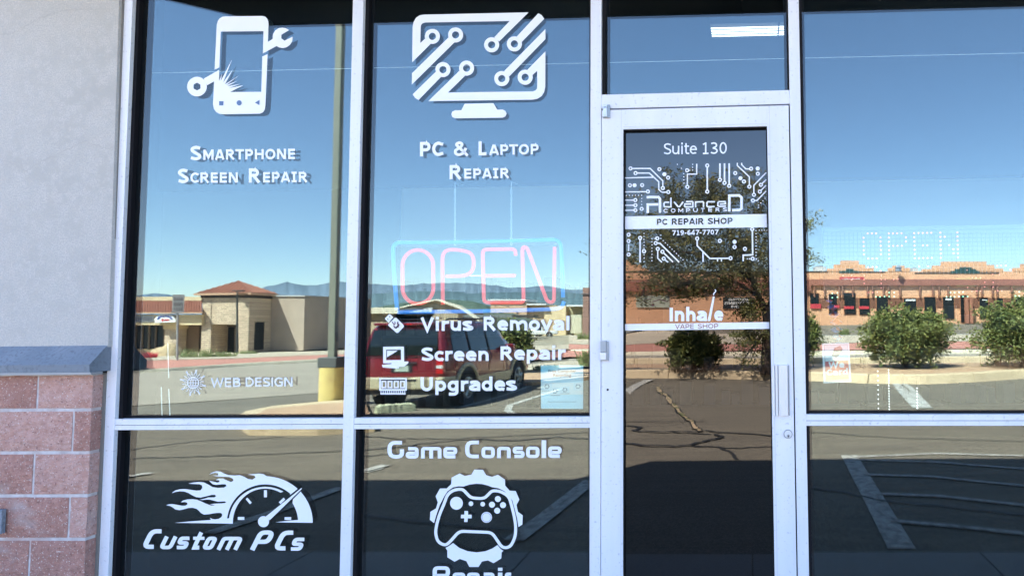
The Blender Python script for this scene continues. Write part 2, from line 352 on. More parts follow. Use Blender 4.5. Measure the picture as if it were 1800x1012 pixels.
# ------------------------------------------------------------------ humanist stroke letters (cap height 1, baseline 0, y up)
def _arc(cx, cy, rx, ry, a0, a1, n=12): return [(cx+rx*math.cos(R_(lerp(a0, a1, i/n))), cy+ry*math.sin(R_(lerp(a0, a1, i/n)))) for i in range(n+1)]
def letter(ch, t):
    """centre lines of a letter for stroke weight t: (advance, [(points, closed)])"""
    h = t/2; T = 1-h; X = .75; XT = X-h; L = []
    def a(p, c=False): L.append((p, c))
    if ch == 'A': adv = 1.07; a([(.07+h*.6, 0), (.535-h*.25, 1)]); a([(1.0-h*.6, 0), (.535+h*.25, 1)]); a([(.25, .27), (.82, .27)])
    elif ch == 'B': adv = 1.04; a([(.12+h, 0), (.12+h, 1)]); a([(.13, T), (.6, T)]+_arc(.6, .76, .24, T-.76, 90, -90)+[(.2, .52)]); a([(.2, .52), (.62, .52)]+_arc(.62, .26+h*.5, .27, .26-h*.5, 90, -90)+[(.13, h)])
    elif ch == 'C': adv = 1.0; a([(.93, T-.08)]+_arc(.56, .5, .56-.07-h, .5-h, 58, 302, 16)+[(.93, h+.08)])
    elif ch == 'D': adv = 1.14; a([(.12+h, 0), (.12+h, 1)]); a([(.13, T), (.5, T)]+_arc(.5, .5, .56-h, .5-h, 90, -90, 16)+[(.13, h)])
    elif ch == 'E': adv = .94; a([(.12+h, 0), (.12+h, 1)]); [a([(.13, y), (.84, y)]) for y in (h, .52, T)]
    elif ch == 'G': adv = 1.12; a([(1.0, T-.1)]+_arc(.58, .5, .58-.07-h, .5-h, 55, 280, 16)+[(.85, h+.01), (1.03-h, .12), (1.03-h, .5)]); a([(.6, .48), (1.03, .48)])
    elif ch == 'H': adv = 1.15; a([(.12+h, 0), (.12+h, 1)]); a([(1.03-h, 0), (1.03-h, 1)]); a([(.15, .52), (1.0, .52)])
    elif ch == 'I': adv = .75; a([(.375, 0), (.375, 1)]); a([(.1, h*.8), (.65, h*.8)]); a([(.1, 1-h*.8), (.65, 1-h*.8)])
    elif ch == 'j': adv = .4; a([(.2, 0), (.2, 1)])
    elif ch == 'L': adv = .88; a([(.12+h, 0), (.12+h, 1)]); a([(.13, h), (.84, h)])
    elif ch == 'M': adv = 1.3; a([(.12+h, 0), (.12+h, 1)]); a([(1.18-h, 0), (1.18-h, 1)]); a([(.12+h, 1-h*.3), (.65, .25), (1.18-h, 1-h*.3)])
    elif ch == 'N': adv = 1.16; a([(.12+h, 0), (.12+h, 1)]); a([(1.04-h, 0), (1.04-h, 1)]); a([(.12+h*1.3, .97), (1.04-h*1.3, .03)])
    elif ch == 'O': adv = 1.17; a(_arc(.585, .5, .515-h, .51-h, 0, 345, 23), True)
    elif ch == 'P': adv = 1.0; a([(.12+h, 0), (.12+h, 1)]); a([(.13, T), (.58, T)]+_arc(.58, .67, .34-h, T-.67, 90, -90)+[(.15, .67-(T-.67))])
    elif ch == 'R': adv = 1.08; a([(.12+h, 0), (.12+h, 1)]); a([(.13, T), (.58, T)]+_arc(.58, .70, .34-h, T-.70, 90, -90)+[(.15, .70-(T-.70))]); a([(.5, .5), (1.0-h*.5, 0)])
    elif ch == 'S': adv = .98; a([(.87, T-.07)]+_arc(.5, .735, .33, T-.735, 65, 235, 10)+[(.5, .5)]+_arc(.5, .27, .35, .27-h, 55, -120, 10)+[(.09, h+.08)])
    elif ch == 'T': adv = .94; a([(.47, 0), (.47, 1)]); a([(.02, T), (.92, T)])
    elif ch == 'U': adv = 1.12; a([(.11+h, 1)]+_arc(.56, .42, .45-h, .42-h, 180, 360, 12)+[(1.01-h, 1)])
    elif ch == 'V': adv = 1.05; a([(.05+h*.6, 1), (.525, h*.4), (1.0-h*.6, 1)])
    elif ch == 'W': adv = 1.5; a([(.05+h*.6, 1), (.4, h*.3), (.75, .9), (1.1, h*.3), (1.45-h*.6, 1)])
    elif ch == '&': adv = 1.19; a([(1.12, .02), (.42, .62)]+_arc(.48, .79, .21, T-.79, 215, -20, 14)+[(.58, .62), (.2, .40)]+_arc(.45, .27, .38-h, .27-h, 165, 290, 10)+[(.8, .2), (.98, .55)])
    elif ch == 'a': adv = .92; a([(.12, XT-.06), (.3, XT)]+_arc(.5, XT-.17, .3-h*.4, .17, 90, 0, 6)+[(.80-h*.4, 0)]); a([(.78, .43), (.45, .43)]+_arc(.36, .225, .22, .225-h, 110, 270, 10)+[(.55, h), (.78, .2)])
    elif ch == 'c': adv = .78; a([(.73, XT-.05)]+_arc(.46, .37, .40-h, .38-h, 58, 302, 14)+[(.73, .06)])
    elif ch == 'd': adv = .96; a(_arc(.46, .37, .40-h, .38-h, 0, 345, 19), True); a([(.86-h, 0), (.86-h, 1.03)])
    elif ch == 'e': adv = .91; a([(.1, .41), (.86-h, .41)]+_arc(.465, .38, .40-h, .38-h, 10, 300, 18)+[(.80, .09)])
    elif ch == 'g': adv = .96; a(_arc(.46, .37, .40-h, .38-h, 0, 345, 19), True); a([(.86-h, X), (.86-h, 0)]+_arc(.5, -.03, .36-h, .25-h*.6, -8, -90, 8)+[(.15, -.24+h*.3)])
    elif ch == 'h': adv = .98; a([(.1+h, 0), (.1+h, 1.03)]); a([(.1+h, .5)]+_arc(.5, XT-.25, .37-h, .25, 150, 0, 9)+[(.87-h, 0)])
    elif ch == 'i': adv = .47; a([(.235, 0), (.235, X)]); a([(.235, .86), (.235, 1.04)])
    elif ch == 'l': adv = .47; a([(.235, 0), (.235, 1.04)])
    elif ch == 'm': adv = 1.455; a([(.1+h, 0), (.1+h, X)]); a([(.1+h, .5)]+_arc(.43, XT-.22, .30-h*.5, .22, 150, 0, 8)+[(.73, 0)]); a([(.73, .5)]+_arc(1.05, XT-.22, .30-h*.5, .22, 150, 0, 8)+[(1.35-h*.5, 0)])
    elif ch == 'n': adv = .98; a([(.1+h, 0), (.1+h, X)]); a([(.1+h, .5)]+_arc(.5, XT-.25, .37-h, .25, 150, 0, 9)+[(.87-h, 0)])
    elif ch == 'o': adv = .945; a(_arc(.4725, .37, .41-h, .385-h, 0, 345, 19), True)
    elif ch == 'p': adv = .96; a(_arc(.5, .37, .40-h, .38-h, 0, 345, 19), True); a([(.1+h, X), (.1+h, -.27)])
    elif ch == 'r': adv = .68; a([(.1+h, 0), (.1+h, X)]); a([(.1+h, .45), (.3, XT-.06), (.45, XT), (.66, XT)])
    elif ch == 's': adv = .815; a([(.72, XT-.03)]+_arc(.42, .55, .29, XT-.55, 70, 230, 8)+[(.42, .38)]+_arc(.42, .21, .31, .21-h, 55, -120, 8)+[(.06, h+.04)])
    elif ch == 't': adv = .62; a([(.2+h*.5, .98), (.2+h*.5, .2), (.3, h+.02), (.45, h), (.6, h+.01)]); a([(.03, XT+.02), (.58, XT+.02)])
    elif ch == 'u': adv = .98; a([(.1+h, X)]+_arc(.47, .30, .37-h, .30-h, 180, 360, 9)+[(.84-h*.2, .35)]); a([(.88-h, 0), (.88-h, X)])
    elif ch == 'v': adv = .89; a([(.04+h*.6, X), (.445, h*.5), (.85-h*.6, X)])
    elif ch == '-': adv = .62; a([(.08, .38), (.54, .38)])
    elif ch == '0': adv = .95; a(_arc(.475, .5, .38-h, .5-h, 0, 345, 19), True)
    elif ch == '1': adv = .95; a([(.2, .82), (.5, T)]); a([(.5, 1), (.5, 0)]); a([(.2, h*.8), (.8, h*.8)])
    elif ch == '3': adv = .95; a([(.14, T-.05)]+_arc(.42, .745, .31-h*.3, T-.745, 100, -80, 9)+[(.3, .5)]); a([(.3, .52)]+_arc(.43, .26, .36-h*.3, .26-h, 75, -105, 10)+[(.1, h+.07)])
    elif ch == '4': adv = .95; a([(.66, 0), (.66, .97), (.1, .32), (.1, .27), (.88, .27)])
    elif ch == '6': adv = .95; a(_arc(.48, .31, .38-h, .31-h, 0, 345, 17), True); a([(.76, T-.02), (.55, T-.02), (.3, .8), (.12+h*.8, .5), (.11+h*.8, .3)])
    elif ch == '7': adv = .95; a([(.1, T), (.82, T), (.36, 0)])
    elif ch == '9': adv = .95; a(_arc(.47, .69, .38-h, .31-h, 0, 345, 17), True); a([(.19, h+.02), (.4, h+.02), (.65, .2), (.83-h*.8, .5), (.84-h*.8, .7)])
    else: adv = .5
    return adv, L
def word(f, txt, x0, x1, yb0, yb1, cap, t=.2):
    """letters of cap height cap (px) whose ink runs from x0 to x1 on a baseline yb0 -> yb1"""
    G_ = []; x = 0; lo, hi = 1e9, -1e9
    for ch in txt:
        adv, L = letter(ch, t)
        for pts, c in L:
            G_.append(([(px+x, py) for px, py in pts], c)); lo = min(lo, min(p[0] for p in pts)+x); hi = max(hi, max(p[0] for p in pts)+x)
        x += adv
    lo -= t*.5; hi += t*.42; k_ = (x1-x0)/(hi-lo)
    for pts, c in G_:
        q = []
        for px, py in pts:
            X = x0+(px-lo)*k_; q.append((X, lerp(yb0, yb1, (X-x0)/(x1-x0))-py*cap))
        f.stroke(q, t*cap, c)
    return f
def word_sign(name, parent, Y, m, *runs):
    for r_ in runs:
        f = Flat(Y)
        for a in (r_ if isinstance(r_, list) else [r_]): word(f, *a)
        f.out(name, m, parent)

# ================================================================== THE SHOP FRONT
def xline(a, b):
    A, B = W(*a), W(*b)
    return lambda z: lerp(A.x, B.x, (z-A.z)/(B.z-A.z))
ED = dict(a0=xline((216.2, 0), (172.8, 1012)), a1=xline((233.1, 0), (189.7, 1012)), b0=xline((620.3, 0), (596.8, 1012)), b1=xline((638.8, 0), (615.5, 1012)),
          c0=xline((1038.2, 0), (1036.1, 1012)), c1=xline((1057, 0), (1055.4, 1012)), d0=xline((1385.3, 0), (1402.6, 1012)), d1=xline((1404, 0), (1422.3, 1012)),
          e0=lambda z: 3.25, e1=lambda z: 3.30)
def zrow(pa, pb):
    A, B = W(*pa), W(*pb)
    return lambda x: lerp(A.z, B.z, (x-A.x)/(B.x-A.x))
ZT, ZB = 3.42, 0.0
front = empty('storefront', (0, 0, 0), label='silver aluminium framed glass storefront of the repair shop facing the parking lot', cat='storefront')
def slab(lx, rx, zb, zt, y0, y1):            # lx, rx functions of z ; zb, zt functions of x
    def c(f, g):
        z = g(0) if callable(g) else g
        x = f(z); z = g(x) if callable(g) else g
        return f(z), z
    q = [c(lx, zb), c(rx, zb), c(rx, zt), c(lx, zt)]
    m = MB(); m.hexa([(q[0][0], y0, q[0][1]), (q[1][0], y0, q[1][1]), (q[1][0], y1, q[1][1]), (q[0][0], y1, q[0][1]),
                      (q[3][0], y0, q[3][1]), (q[2][0], y0, q[2][1]), (q[2][0], y1, q[2][1]), (q[3][0], y1, q[3][1])])
    return m
def k(v): return lambda t: v
def off(f, d): return lambda t: f(t)+d
for a, b in (('a0', 'a1'), ('b0', 'b1'), ('c0', 'c1'), ('d0', 'd1'), ('e0', 'e1')):
    bevel(part('mullion', slab(ED[a], ED[b], ZB, ZT, 0, .021), M_alu, front), .0012)
part('head_rail', slab(off(ED['a1'], 0), ED['e0'], 3.33, 3.42, .004, .05), M_alu, front)
rA = (zrow((202.5, 736.3), (604, 734.6)), zrow((202, 755.7), (604, 753.7)))
rB = (zrow((624, 734.2), (1037, 732)), zrow((624, 754), (1037, 751.7)))
rD = (zrow((1417, 728), (1800, 728)), zrow((1417, 748), (1800, 748)))
rT = (zrow((1059, 165.9), (1386.5, 157.8)), zrow((1070, 190.6), (1386, 182.4)))
for (l, r, (zt, zb)) in (('a1', 'b0', rA), ('b1', 'c0', rB), ('d1', 'e0', rD)):
    mid = lambda x, zt=zt, zb=zb: lerp(zb(x), zt(x), .44)
    bevel(part('glazing_rail', slab(ED[l], ED[r], off(mid, .001), zt, .003, .036), M_alu, front), .0012)
    bevel(part('glazing_rail', slab(ED[l], ED[r], zb, off(mid, -.001), .003, .036), M_alu, front), .0012)
    part('rail_core', slab(ED[l], ED[r], off(zb, .004), off(zt, -.004), .0055, .05), M_gask, front)
    part('bottom_rail', slab(ED[l], ED[r], 0, .11, .003, .05), M_alu, front)
ztm = lambda x: rT[0](x)-.019
bevel(part('transom_bar', slab(ED['c1'], ED['d0'], rT[1], ztm, .002, .05), M_alu, front), .001)
bevel(part('glazing_bead', slab(ED['c1'], ED['d0'], off(ztm, .0006), rT[0], .006, .05), M_alu, front), .001)

# glass panes: each window is double glazed, the inner sheet carries the reflective coating
G_out = glass('outer_glass', .08, tint=(.94, .98, 1), dirt=.0015)
G_in = glass('coated_inner_glass', .16, tint=(.92, .98, 1.0), trans=(.95, 1, 1), dirt=.004, wav=.0003, wscale=1.3)
G_inL = glass('coated_inner_glass_lower', .11, tint=(1, .98, .96), trans=(.12, .15, .19), dirt=.0012, wav=.0002, wscale=1.3)
G_door = glass('door_glass', .08, tint=(1, .97, .97), trans=(.2, .24, .28), dirt=.0)
M_cut = mat('cut_out_lettering', (.01, .012, .016), .0, spec=1.0)
YO = .045
def pane(l, r, zb, zt, label, gin=None, edge=.011, bot=True):
    o = link('window_pane', slab(ED[l], ED[r], zb, zt, YO, YO).mesh(), G_out, front)
    o.data.clear_geometry(); 
    f = lambda g, z: g(z)
    def quad(y, e):
        m = MB()
        zz0 = zb(0) if callable(zb) else zb; zz1 = zt(0) if callable(zt) else zt
        xa, xb = ED[l](zz0), ED[r](zz0); xc, xd = ED[r](zz1), ED[l](zz1)
        zbl = zb(xa) if callable(zb) else zb; zbr = zb(xb) if callable(zb) else zb
        ztr = zt(xc) if callable(zt) else zt; ztl = zt(xd) if callable(zt) else zt
        m.quad((xa, y, zbl), (xb, y, zbr), (xc, y, ztr), (xd, y, ztl)); return m
    me = quad(YO, 0).mesh(); me.materials.append(G_out); o.data = me; o['label'] = label
    part('inner_pane', quad(YM, 0), gin or G_in, o)
    # rubber gasket round the opening
    for (a, b, c, d) in ((ED[l], off(ED[l], edge*1.5), zb, zt), (off(ED[r], -edge*.6), ED[r], zb, zt)):
        part('gasket', slab(a, b, c, d, .0215, YO-.0006), M_gask, front)
    fz = lambda v, e: (off(v, e) if callable(v) else v+e)
    part('gasket', slab(ED[l], ED[r], zb, fz(zb, .011), .0362, YO-.0004), M_gask, front)
    part('gasket', slab(ED[l], ED[r], fz(zt, -.004), zt, .0362, YO-.0004), M_gask, front)
    part('spacer_bar', slab(ED[l], off(ED[l], .03), zb, zt, YO+.004, YM-.004), M_gask, front)
    part('spacer_bar', slab(off(ED[r], -.02), ED[r], zb, zt, YO+.004, YM-.004), M_gask, front)
    return o
pA = pane('a1', 'b0', rA[0], 3.33, 'tall upper pane under the phone graphic')
pB = pane('b1', 'c0', rB[0], 3.33, 'tall upper pane in front of the neon sign')
pD = pane('d1', 'e0', rD[0], 3.33, 'wide upper pane right of the door')
pT = pane('c1', 'd0', rT[0], 3.33, 'transom pane over the door')
pa = pane('a1', 'b0', .11, rA[1], 'lower pane with the gauge graphic', G_inL)
pb = pane('b1', 'c0', .11, rB[1], 'lower pane with the game controller graphic', G_inL)
pd_ = pane('d1', 'e0', .11, rD[1], 'wide lower pane right of the door', G_inL)

# ---- the door (a part of the storefront) and its sub-parts
gap = .005
dl, dr = off(ED['c1'], gap*.6), off(ED['d0'], -gap*1.3)
dtop = lambda x: rT[1](x)-.0085
gl = xline((1095.4, 228), (1095, 1012)); gr = xline((1348.3, 222), (1361.8, 1012))
gtop = zrow((1095, 227.5), (1348.3, 222))
door = bevel(part('door', slab(dl, gl, .012, dtop, -.001, .043), M_alu, front, label='glazed aluminium entrance door with white suite lettering'), .0012)
bevel(part('stile', slab(gr, dr, .012, dtop, -.001, .043), M_alu, door), .0012)
bevel(part('top_rail', slab(off(gl, .0), off(gr, 0), gtop, dtop, -.0004, .043), M_alu, door), .0006)
bevel(part('bottom_rail', slab(off(gl, .0), off(gr, 0), .012, .26, -.0004, .043), M_alu, door), .001)
for a, b, c, d in ((off(gl, .0), off(gl, .0045), .26, gtop), (off(gr, -.0045), gr, .26, gtop)):
    part('door_gasket', slab(a, b, c, d, .008, .029), M_gask, door)
part('door_gasket', slab(gl, gr, off(gtop, -.006), gtop, .0083, .0293), M_gask, door)
# grooves of the stiles
for f0, dx in ((gl, -.010), (gr, .012)):
    part('stile_groove', slab(off(f0, dx), off(f0, dx+.0012), .012, dtop, -.0016, -.0012), mat('groove_shadow', (.45, .47, .5), .6), door)
part('stile_groove', slab(gl, gr, off(gtop, .012), off(gtop, .0132), -.0012, -.0008), MATS['groove_shadow'], door)
part('door_stop', slab(ED['c1'], ED['d0'], 0, rT[1], .046, .06), M_gask, front)   # dark rebate behind the leaf
YDG = .03
gm = MB(); z0, z1 = .26, gtop
gm.quad((gl(.26), YDG, .26), (gr(.26), YDG, .26), (gr(gtop(1)), YDG, gtop(gr(2.4))), (gl(gtop(0)), YDG, gtop(gl(2.4))))
# the stop only rims the opening: replace by four strips
bpy.data.objects.remove(bpy.data.objects['door_stop'])
for (a, b, c, d) in ((ED['c1'], off(ED['c1'], .02), 0, rT[1]), (off(ED['d0'], -.02), ED['d0'], 0, rT[1])):
    part('door_stop', slab(a, b, c, d, .046, .06), M_gask, front)
part('door_stop', slab(ED['c1'], ED['d0'], off(rT[1], -.02), rT[1], .0465, .0605), M_gask, front)
part('door_pane', gm, G_door, door)
part('threshold', MB().box(ED['c1'](0)+.002, ED['d0'](0)-.002, -.06, .05, .0, .011), M_alu, front)
# pull plate, lock, pivots
def pxbox(x0, y0, x1, y1, Y0, Y1):
    a = W(x0, y0, Y0); b = W(x1, y1, Y0)
    return MB().box(a.x, b.x, Y0, Y1, b.z, a.z)
M_alu2 = mat('handle_aluminium', (.60, .655, .72), .35, .25)
M_steel = mat('pivot_steel', (.30, .35, .41), .4, .3)
h = part('pull_handle', pxbox(1356.5, 641.5, 1362.5, 730.5, -.012, -.001), M_alu2, door, label='flat aluminium pull handle with two grooves')
bevel(h, .001)
part('handle_rib', pxbox(1362.7, 641.5, 1368, 730.5, -.013, -.001), M_alu2, h)
part('handle_grip', pxbox(1368.3, 641.5, 1385.5, 730.5, -.016, -.001), M_alu2, h)
part('grip_edge', pxbox(1385.6, 641.8, 1388.6, 730, -.010, -.001), M_steel, h)
c = W(1385.2, 762.3, -.004)
mb = MB(); mb.tube([(c.x, -.001, c.z), (c.x, -.006, c.z), (c.x, -.008, c.z)], [.0215, .0215, .0195], 28)
lock = part('lock_cylinder', mb, M_steel, door, label='round key lock below the pull handle')
mb = MB(); mb.tube([(c.x, -.006, c.z), (c.x, -.0105, c.z)], [.0178, .0172], 28); part('lock_face', mb, M_alu2, lock)
mb = MB(); mb.tube([(c.x+.001, -.0106, c.z-.008), (c.x+.001, -.0125, c.z-.008)], [.0075, .007], 20); part('lock_plug', mb, M_steel, lock)
part('keyway', MB().box(c.x-.001, c.x+.003, -.0128, -.0122, c.z-.014, c.z-.005), M_gask, lock)
for (x0, y0, x1, y1, y2, x2) in ((1059.8, 183.5, 1066.8, 206.5, 188.5, 1071.8), (1055.6, 599, 1065, 633.5, 618.5, 1069.5)):
    hp = part('pivot_hinge', pxbox(x0, y0, x1, y2-.6, -.022, -.001), M_alu2 if y0 < 300 else M_steel, door, label='small grey pivot hinge')
    part('hinge_knuckle', pxbox(x0, y2+.8, x1, y1-2, -.024, -.001), M_alu2, hp)
    part('hinge_side', pxbox(x1+.1, y0+.6, x2, y1-.8, -.012, -.0012), M_steel, hp)
    part('hinge_base', pxbox(x0, y1-1.9, x2, y1, -.014, -.0008), M_steel, hp)
c = W(1068.3, 684.5, -.001)
mb = MB(); mb.tube([(c.x, -.0011, c.z), (c.x, -.0022, c.z)], .0055, 14); part('screw_hole', mb, M_gask, door)

# ------------------------------------------------------------------ the pier of blocks and stucco left of the glass
YB = -.058
xr = W(157, 800, YB).x                      # right edge of the block faces
M_valance_ = mat('dark_wall_core', (.02, .02, .022), .9, spec=0)
pier = empty('block_pier', (xr, YB, 0), label='pier of split-face red blocks under a grey sill and stucco panel, left of the windows', cat='wall')
zs = W(100, 657.5, YB).z                    # underside of the sill
xfr = W(194, 500, 0).x
course = (W(100, 720, YB).z - W(100, 947, YB).z)/3
part('mortar_bed', MB().box(-4.6, xr-.004, YB+.003, .03, 0, zs), M_mortar, pier, kind='structure')
part('mortar_bed', MB().box(xr-.1, ED['a0'](.8)-.0, -.006, .03, 0, zs-.001), mat('dark_sealant', (.19, .18, .17), .9), pier)
ztop = zs; row = 0; BL = .397+.01
random.seed(3)
while ztop > .02:
    zb = W(100, 720, YB).z - course*row + .0
    zt_ = ztop - (.0 if row == 0 else .0)
    x1 = xr; lens = [.285, .095][row % 2]
    while x1 > -4.55:
        x0 = x1 - lens + .0
        xa = x0 + .012
        mb = MB(); j = lambda: random.uniform(-.0015, .0015)
        nx, nz = max(2, int((x1-xa)/.05)), 4
        # the front face is split rough: a grid of uneven points with a crisp rim
        grid = [[None]*(nz+1) for _ in range(nx+1)]
        for ix in range(nx+1):
            for iz in range(nz+1):
                edge = ix in (0, nx) or iz in (0, nz)
                grid[ix][iz] = len(mb.v)
                mb.v.append((lerp(xa, x1, ix/nx)+(j() if edge else 0), YB+(.001 if edge else -random.uniform(.0, .009)), lerp(max(zb+.008, 0), zt_-.008, iz/nz)+(j() if edge else 0)))
        for ix in range(nx):
            for iz in range(nz): mb.f.append((grid[ix][iz], grid[ix+1][iz], grid[ix+1][iz+1], grid[ix][iz+1]))
        za, zc = max(zb+.008, 0), zt_-.008
        yb2 = YB+.053 if x1 == xr else YB+.02
        mb.quad((x1, YB+.001, za), (x1, yb2, za), (x1, yb2, zc), (x1, YB+.001, zc))
        mb.quad((xa, YB+.001, zc), (x1, YB+.001, zc), (x1, yb2, zc), (xa, yb2, zc))
        mb.quad((xa, YB+.001, za), (xa, yb2, za), (x1, yb2, za), (x1, YB+.001, za))
        mb.quad((xa, YB+.001, zc), (xa, yb2, zc), (xa, yb2, za), (xa, YB+.001, za))
        part('block', mb, random.choice(M_blocks), pier)
        x1 = x0; lens = .397
    ztop = zb; row += 1
# sill
zs1 = W(100, 607, -.02).z
prof = [(-.105, zs+.012), (-.108, W(100, 641, -.108).z), (-.02, zs1), (.02, zs1), (.02, zs+.012)]
xsr = W(189, 620, -.02).x
mb = MB(); n = len(prof)
mb.v = [(x, y, z) for x in (-4.6, xsr) for (y, z) in prof]
mb.f = [tuple(range(n))[::-1], tuple(range(n, 2*n))] + [(i, (i+1) % n, n+(i+1) % n, n+i) for i in range(n)]
part('sill', mb, M_sill, pier, label='sloping blue-grey painted sill')
part('drip_edge', MB().box(-4.6, W(160, 652, -.108).x, -.1085, -.05, zs+.001, zs+.0115), mat('drip_metal', (.30, .31, .33), .5), pier)
# stucco panel
xa, xb = W(212, 0, -.022).x, W(190.5, 600, -.022).x
zz = W(100, 0, 0).z
mb = MB(); mb.hexa([(-4.6, -.022, zs1-.01), (xb, -.022, zs1-.01), (xb, .03, zs1-.01), (-4.6, .03, zs1-.01), (-4.6, -.022, zz+.35), (xa-.012, -.022, zz+.35), (xa-.012, .03, zz+.35), (-4.6, .03, zz+.35)])
part('wall_core', MB().box(-4.6, min(xa, xb)-.03, .031, .3, 0, 3.45), M_valance_, pier)
part('stucco_panel', mb, M_stucco, pier, label='pale grey stucco with hairline cracks')
mb = MB(); mb.hexa([(xb-.003, -.006, zs1), (ED['a0'](zs1)+.001, -.006, zs1), (ED['a0'](zs1)+.001, .02, zs1), (xb-.003, .02, zs1), (xa-.003, -.006, zz+.3), (ED['a0'](zz)+.001, -.006, zz+.3), (ED['a0'](zz)+.001, .02, zz+.3), (xa-.003, .02, zz+.3)])
part('sealant_joint', mb, MATS['dark_sealant'], pier)
random.seed(11)
def jit(pts, a=1.6, n=6):
    o = []
    for p, q in zip(pts, pts[1:]):
        for i in range(n): o.append((lerp(p[0], q[0], i/n)+random.uniform(-a, a)*.4, lerp(p[1], q[1], i/n)+random.uniform(-a, a)))
    return o+[pts[-1]]
for pts, w in (([(0, 60), (18, 60), (42, 48), (80, 28), (112, 19), (145, 16), (185, 18), (208, 30)], .9), ([(0, 280), (20, 286), (44, 300), (70, 286), (100, 272), (148, 247), (170, 256), (190, 262), (198, 258)], 1.1), ([(175, 147), (190, 155), (203, 166)], .7)):
    ck = Flat(-.0226); ck.stroke(jit(pts, 1.9, 12), w*.8); ck.out('hairline_crack', mat('crack_tone', (.40, .39, .38), .95), pier)
# the little service box at the left edge
ub = empty('service_box', (W(0, 915, YB).x, YB, W(0, 915, YB).z), label='small blue-grey metal box fixed to the lowest blocks at the left edge', cat='utility box')
part('cover', pxbox(-50, 896, 1.5, 938, -.088, YB-.012), M_sill, ub)
part('back_box', pxbox(-46, 899, -2, 935, YB-.012, YB-.0005), M_steel, ub)

# ------------------------------------------------------------------ building above and the canopy
bld = empty('shop_building', (0, .3, 3.4), label='stucco upper wall and stepped parapet of the shopping strip over the storefront', cat='building')
XS = V(1122, 812, 8.4).x - 3.2
part('upper_wall', MB().box(-18, XS, .02, .5, 3.46, 6.0), M_stucco, bld)
part('parapet', MB().box(XS, 14, .021, .5, 3.46, 7.6), M_stucco, bld)
part('side_wall', MB().box(-18, -4.6, -.02, .5, 0, 3.46), M_stucco, bld)
part('side_wall', MB().box(3.3, 14, -.02, .5, 0, 3.46), M_stucco, bld)
part('roof_slab', MB().box(-18, 14, .5, 14, 4.95, 5.2), M_stucco, bld)
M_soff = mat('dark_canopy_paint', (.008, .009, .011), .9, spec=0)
c1, c2 = V(478, 45, 4.52), V(400, 0, 4.1)
can = empty('canopy', (1, -1, 3.6), label='dark flat canopy projecting over the sidewalk along the shop', cat='canopy')
zc = V(660, 42, 4.5).z
xl = V(480, 44, 4.5).x
mb = MB(); yf = 3.34-4.5
pts = [(xl, yf), (12, yf), (12, -.02), (xl-1.25, -.02)]
mb.hexa([(p[0], p[1], zc) for p in pts]+[(p[0], p[1], zc+.34) for p in pts])
part('soffit_slab', mb, M_soff, can)
part('fascia', MB().box(xl, 12, yf-.02, yf-.001, zc-.01, zc+.36), M_soff, can)

# ------------------------------------------------------------------ inside the shop
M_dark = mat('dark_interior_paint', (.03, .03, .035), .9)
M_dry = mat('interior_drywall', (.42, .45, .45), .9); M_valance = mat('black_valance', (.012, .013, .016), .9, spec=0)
ins = empty('shop_interior', (0, 6, 0), label='dim shop room with pale back wall behind the windows', cat='room')
zdry = V(900, 321, 9.2).z
part('back_wall', MB().box(-5, 4.6, 6, 6.1, 0, zdry), M_dry, ins)
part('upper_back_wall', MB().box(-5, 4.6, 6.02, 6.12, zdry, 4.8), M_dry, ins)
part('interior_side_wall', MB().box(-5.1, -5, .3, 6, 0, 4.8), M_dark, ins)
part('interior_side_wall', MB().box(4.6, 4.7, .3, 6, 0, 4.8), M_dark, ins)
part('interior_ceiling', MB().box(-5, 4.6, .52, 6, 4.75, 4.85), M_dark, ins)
part('added_dark_shelf', MB().box(-4.9, 4.5, 5.4, 5.98, 0, 1.95), M_valance, ins)  # added so the lower room stays dark behind the glass
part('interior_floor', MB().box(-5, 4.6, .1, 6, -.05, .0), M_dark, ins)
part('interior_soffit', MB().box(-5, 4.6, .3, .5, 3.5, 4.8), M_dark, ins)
ZV = W(840, 328, .26).z
part('window_valance', MB().box(-5, W(1048, 330, .26).x, .26, .275, ZV, 3.6), M_valance, ins)
part('window_valance', MB().box(W(1404, 312, .26).x, 3.3, .26, .275, ZV, 3.6), M_valance, ins)
for sx in range(9):
    bx = -4.7+sx*1.02
    mbs = MB()
    for sz in (.45, .9, 1.35, 1.8): mbs.box(bx, bx+.96, 5.05, 5.38, sz, sz+.03)
    part('shelf_board', mbs, M_dark, ins, kind='stuff')
    mbs = MB(); rgs = random.Random(sx+40)
    for sz in (.48, .93, 1.38, 1.83):
        x_ = bx+.04
        while x_ < bx+.85: w_ = rgs.uniform(.08, .2); mbs.box(x_, x_+w_, 5.06, 5.3, sz, sz+rgs.uniform(.12, .34)); x_ += w_+rgs.uniform(.02, .1)
    part('boxed_goods', mbs, mat('goods_%d' % (sx % 3), ((.09, .09, .085), (.03, .05, .09), (.08, .035, .025))[sx % 3], .7), ins, kind='stuff')
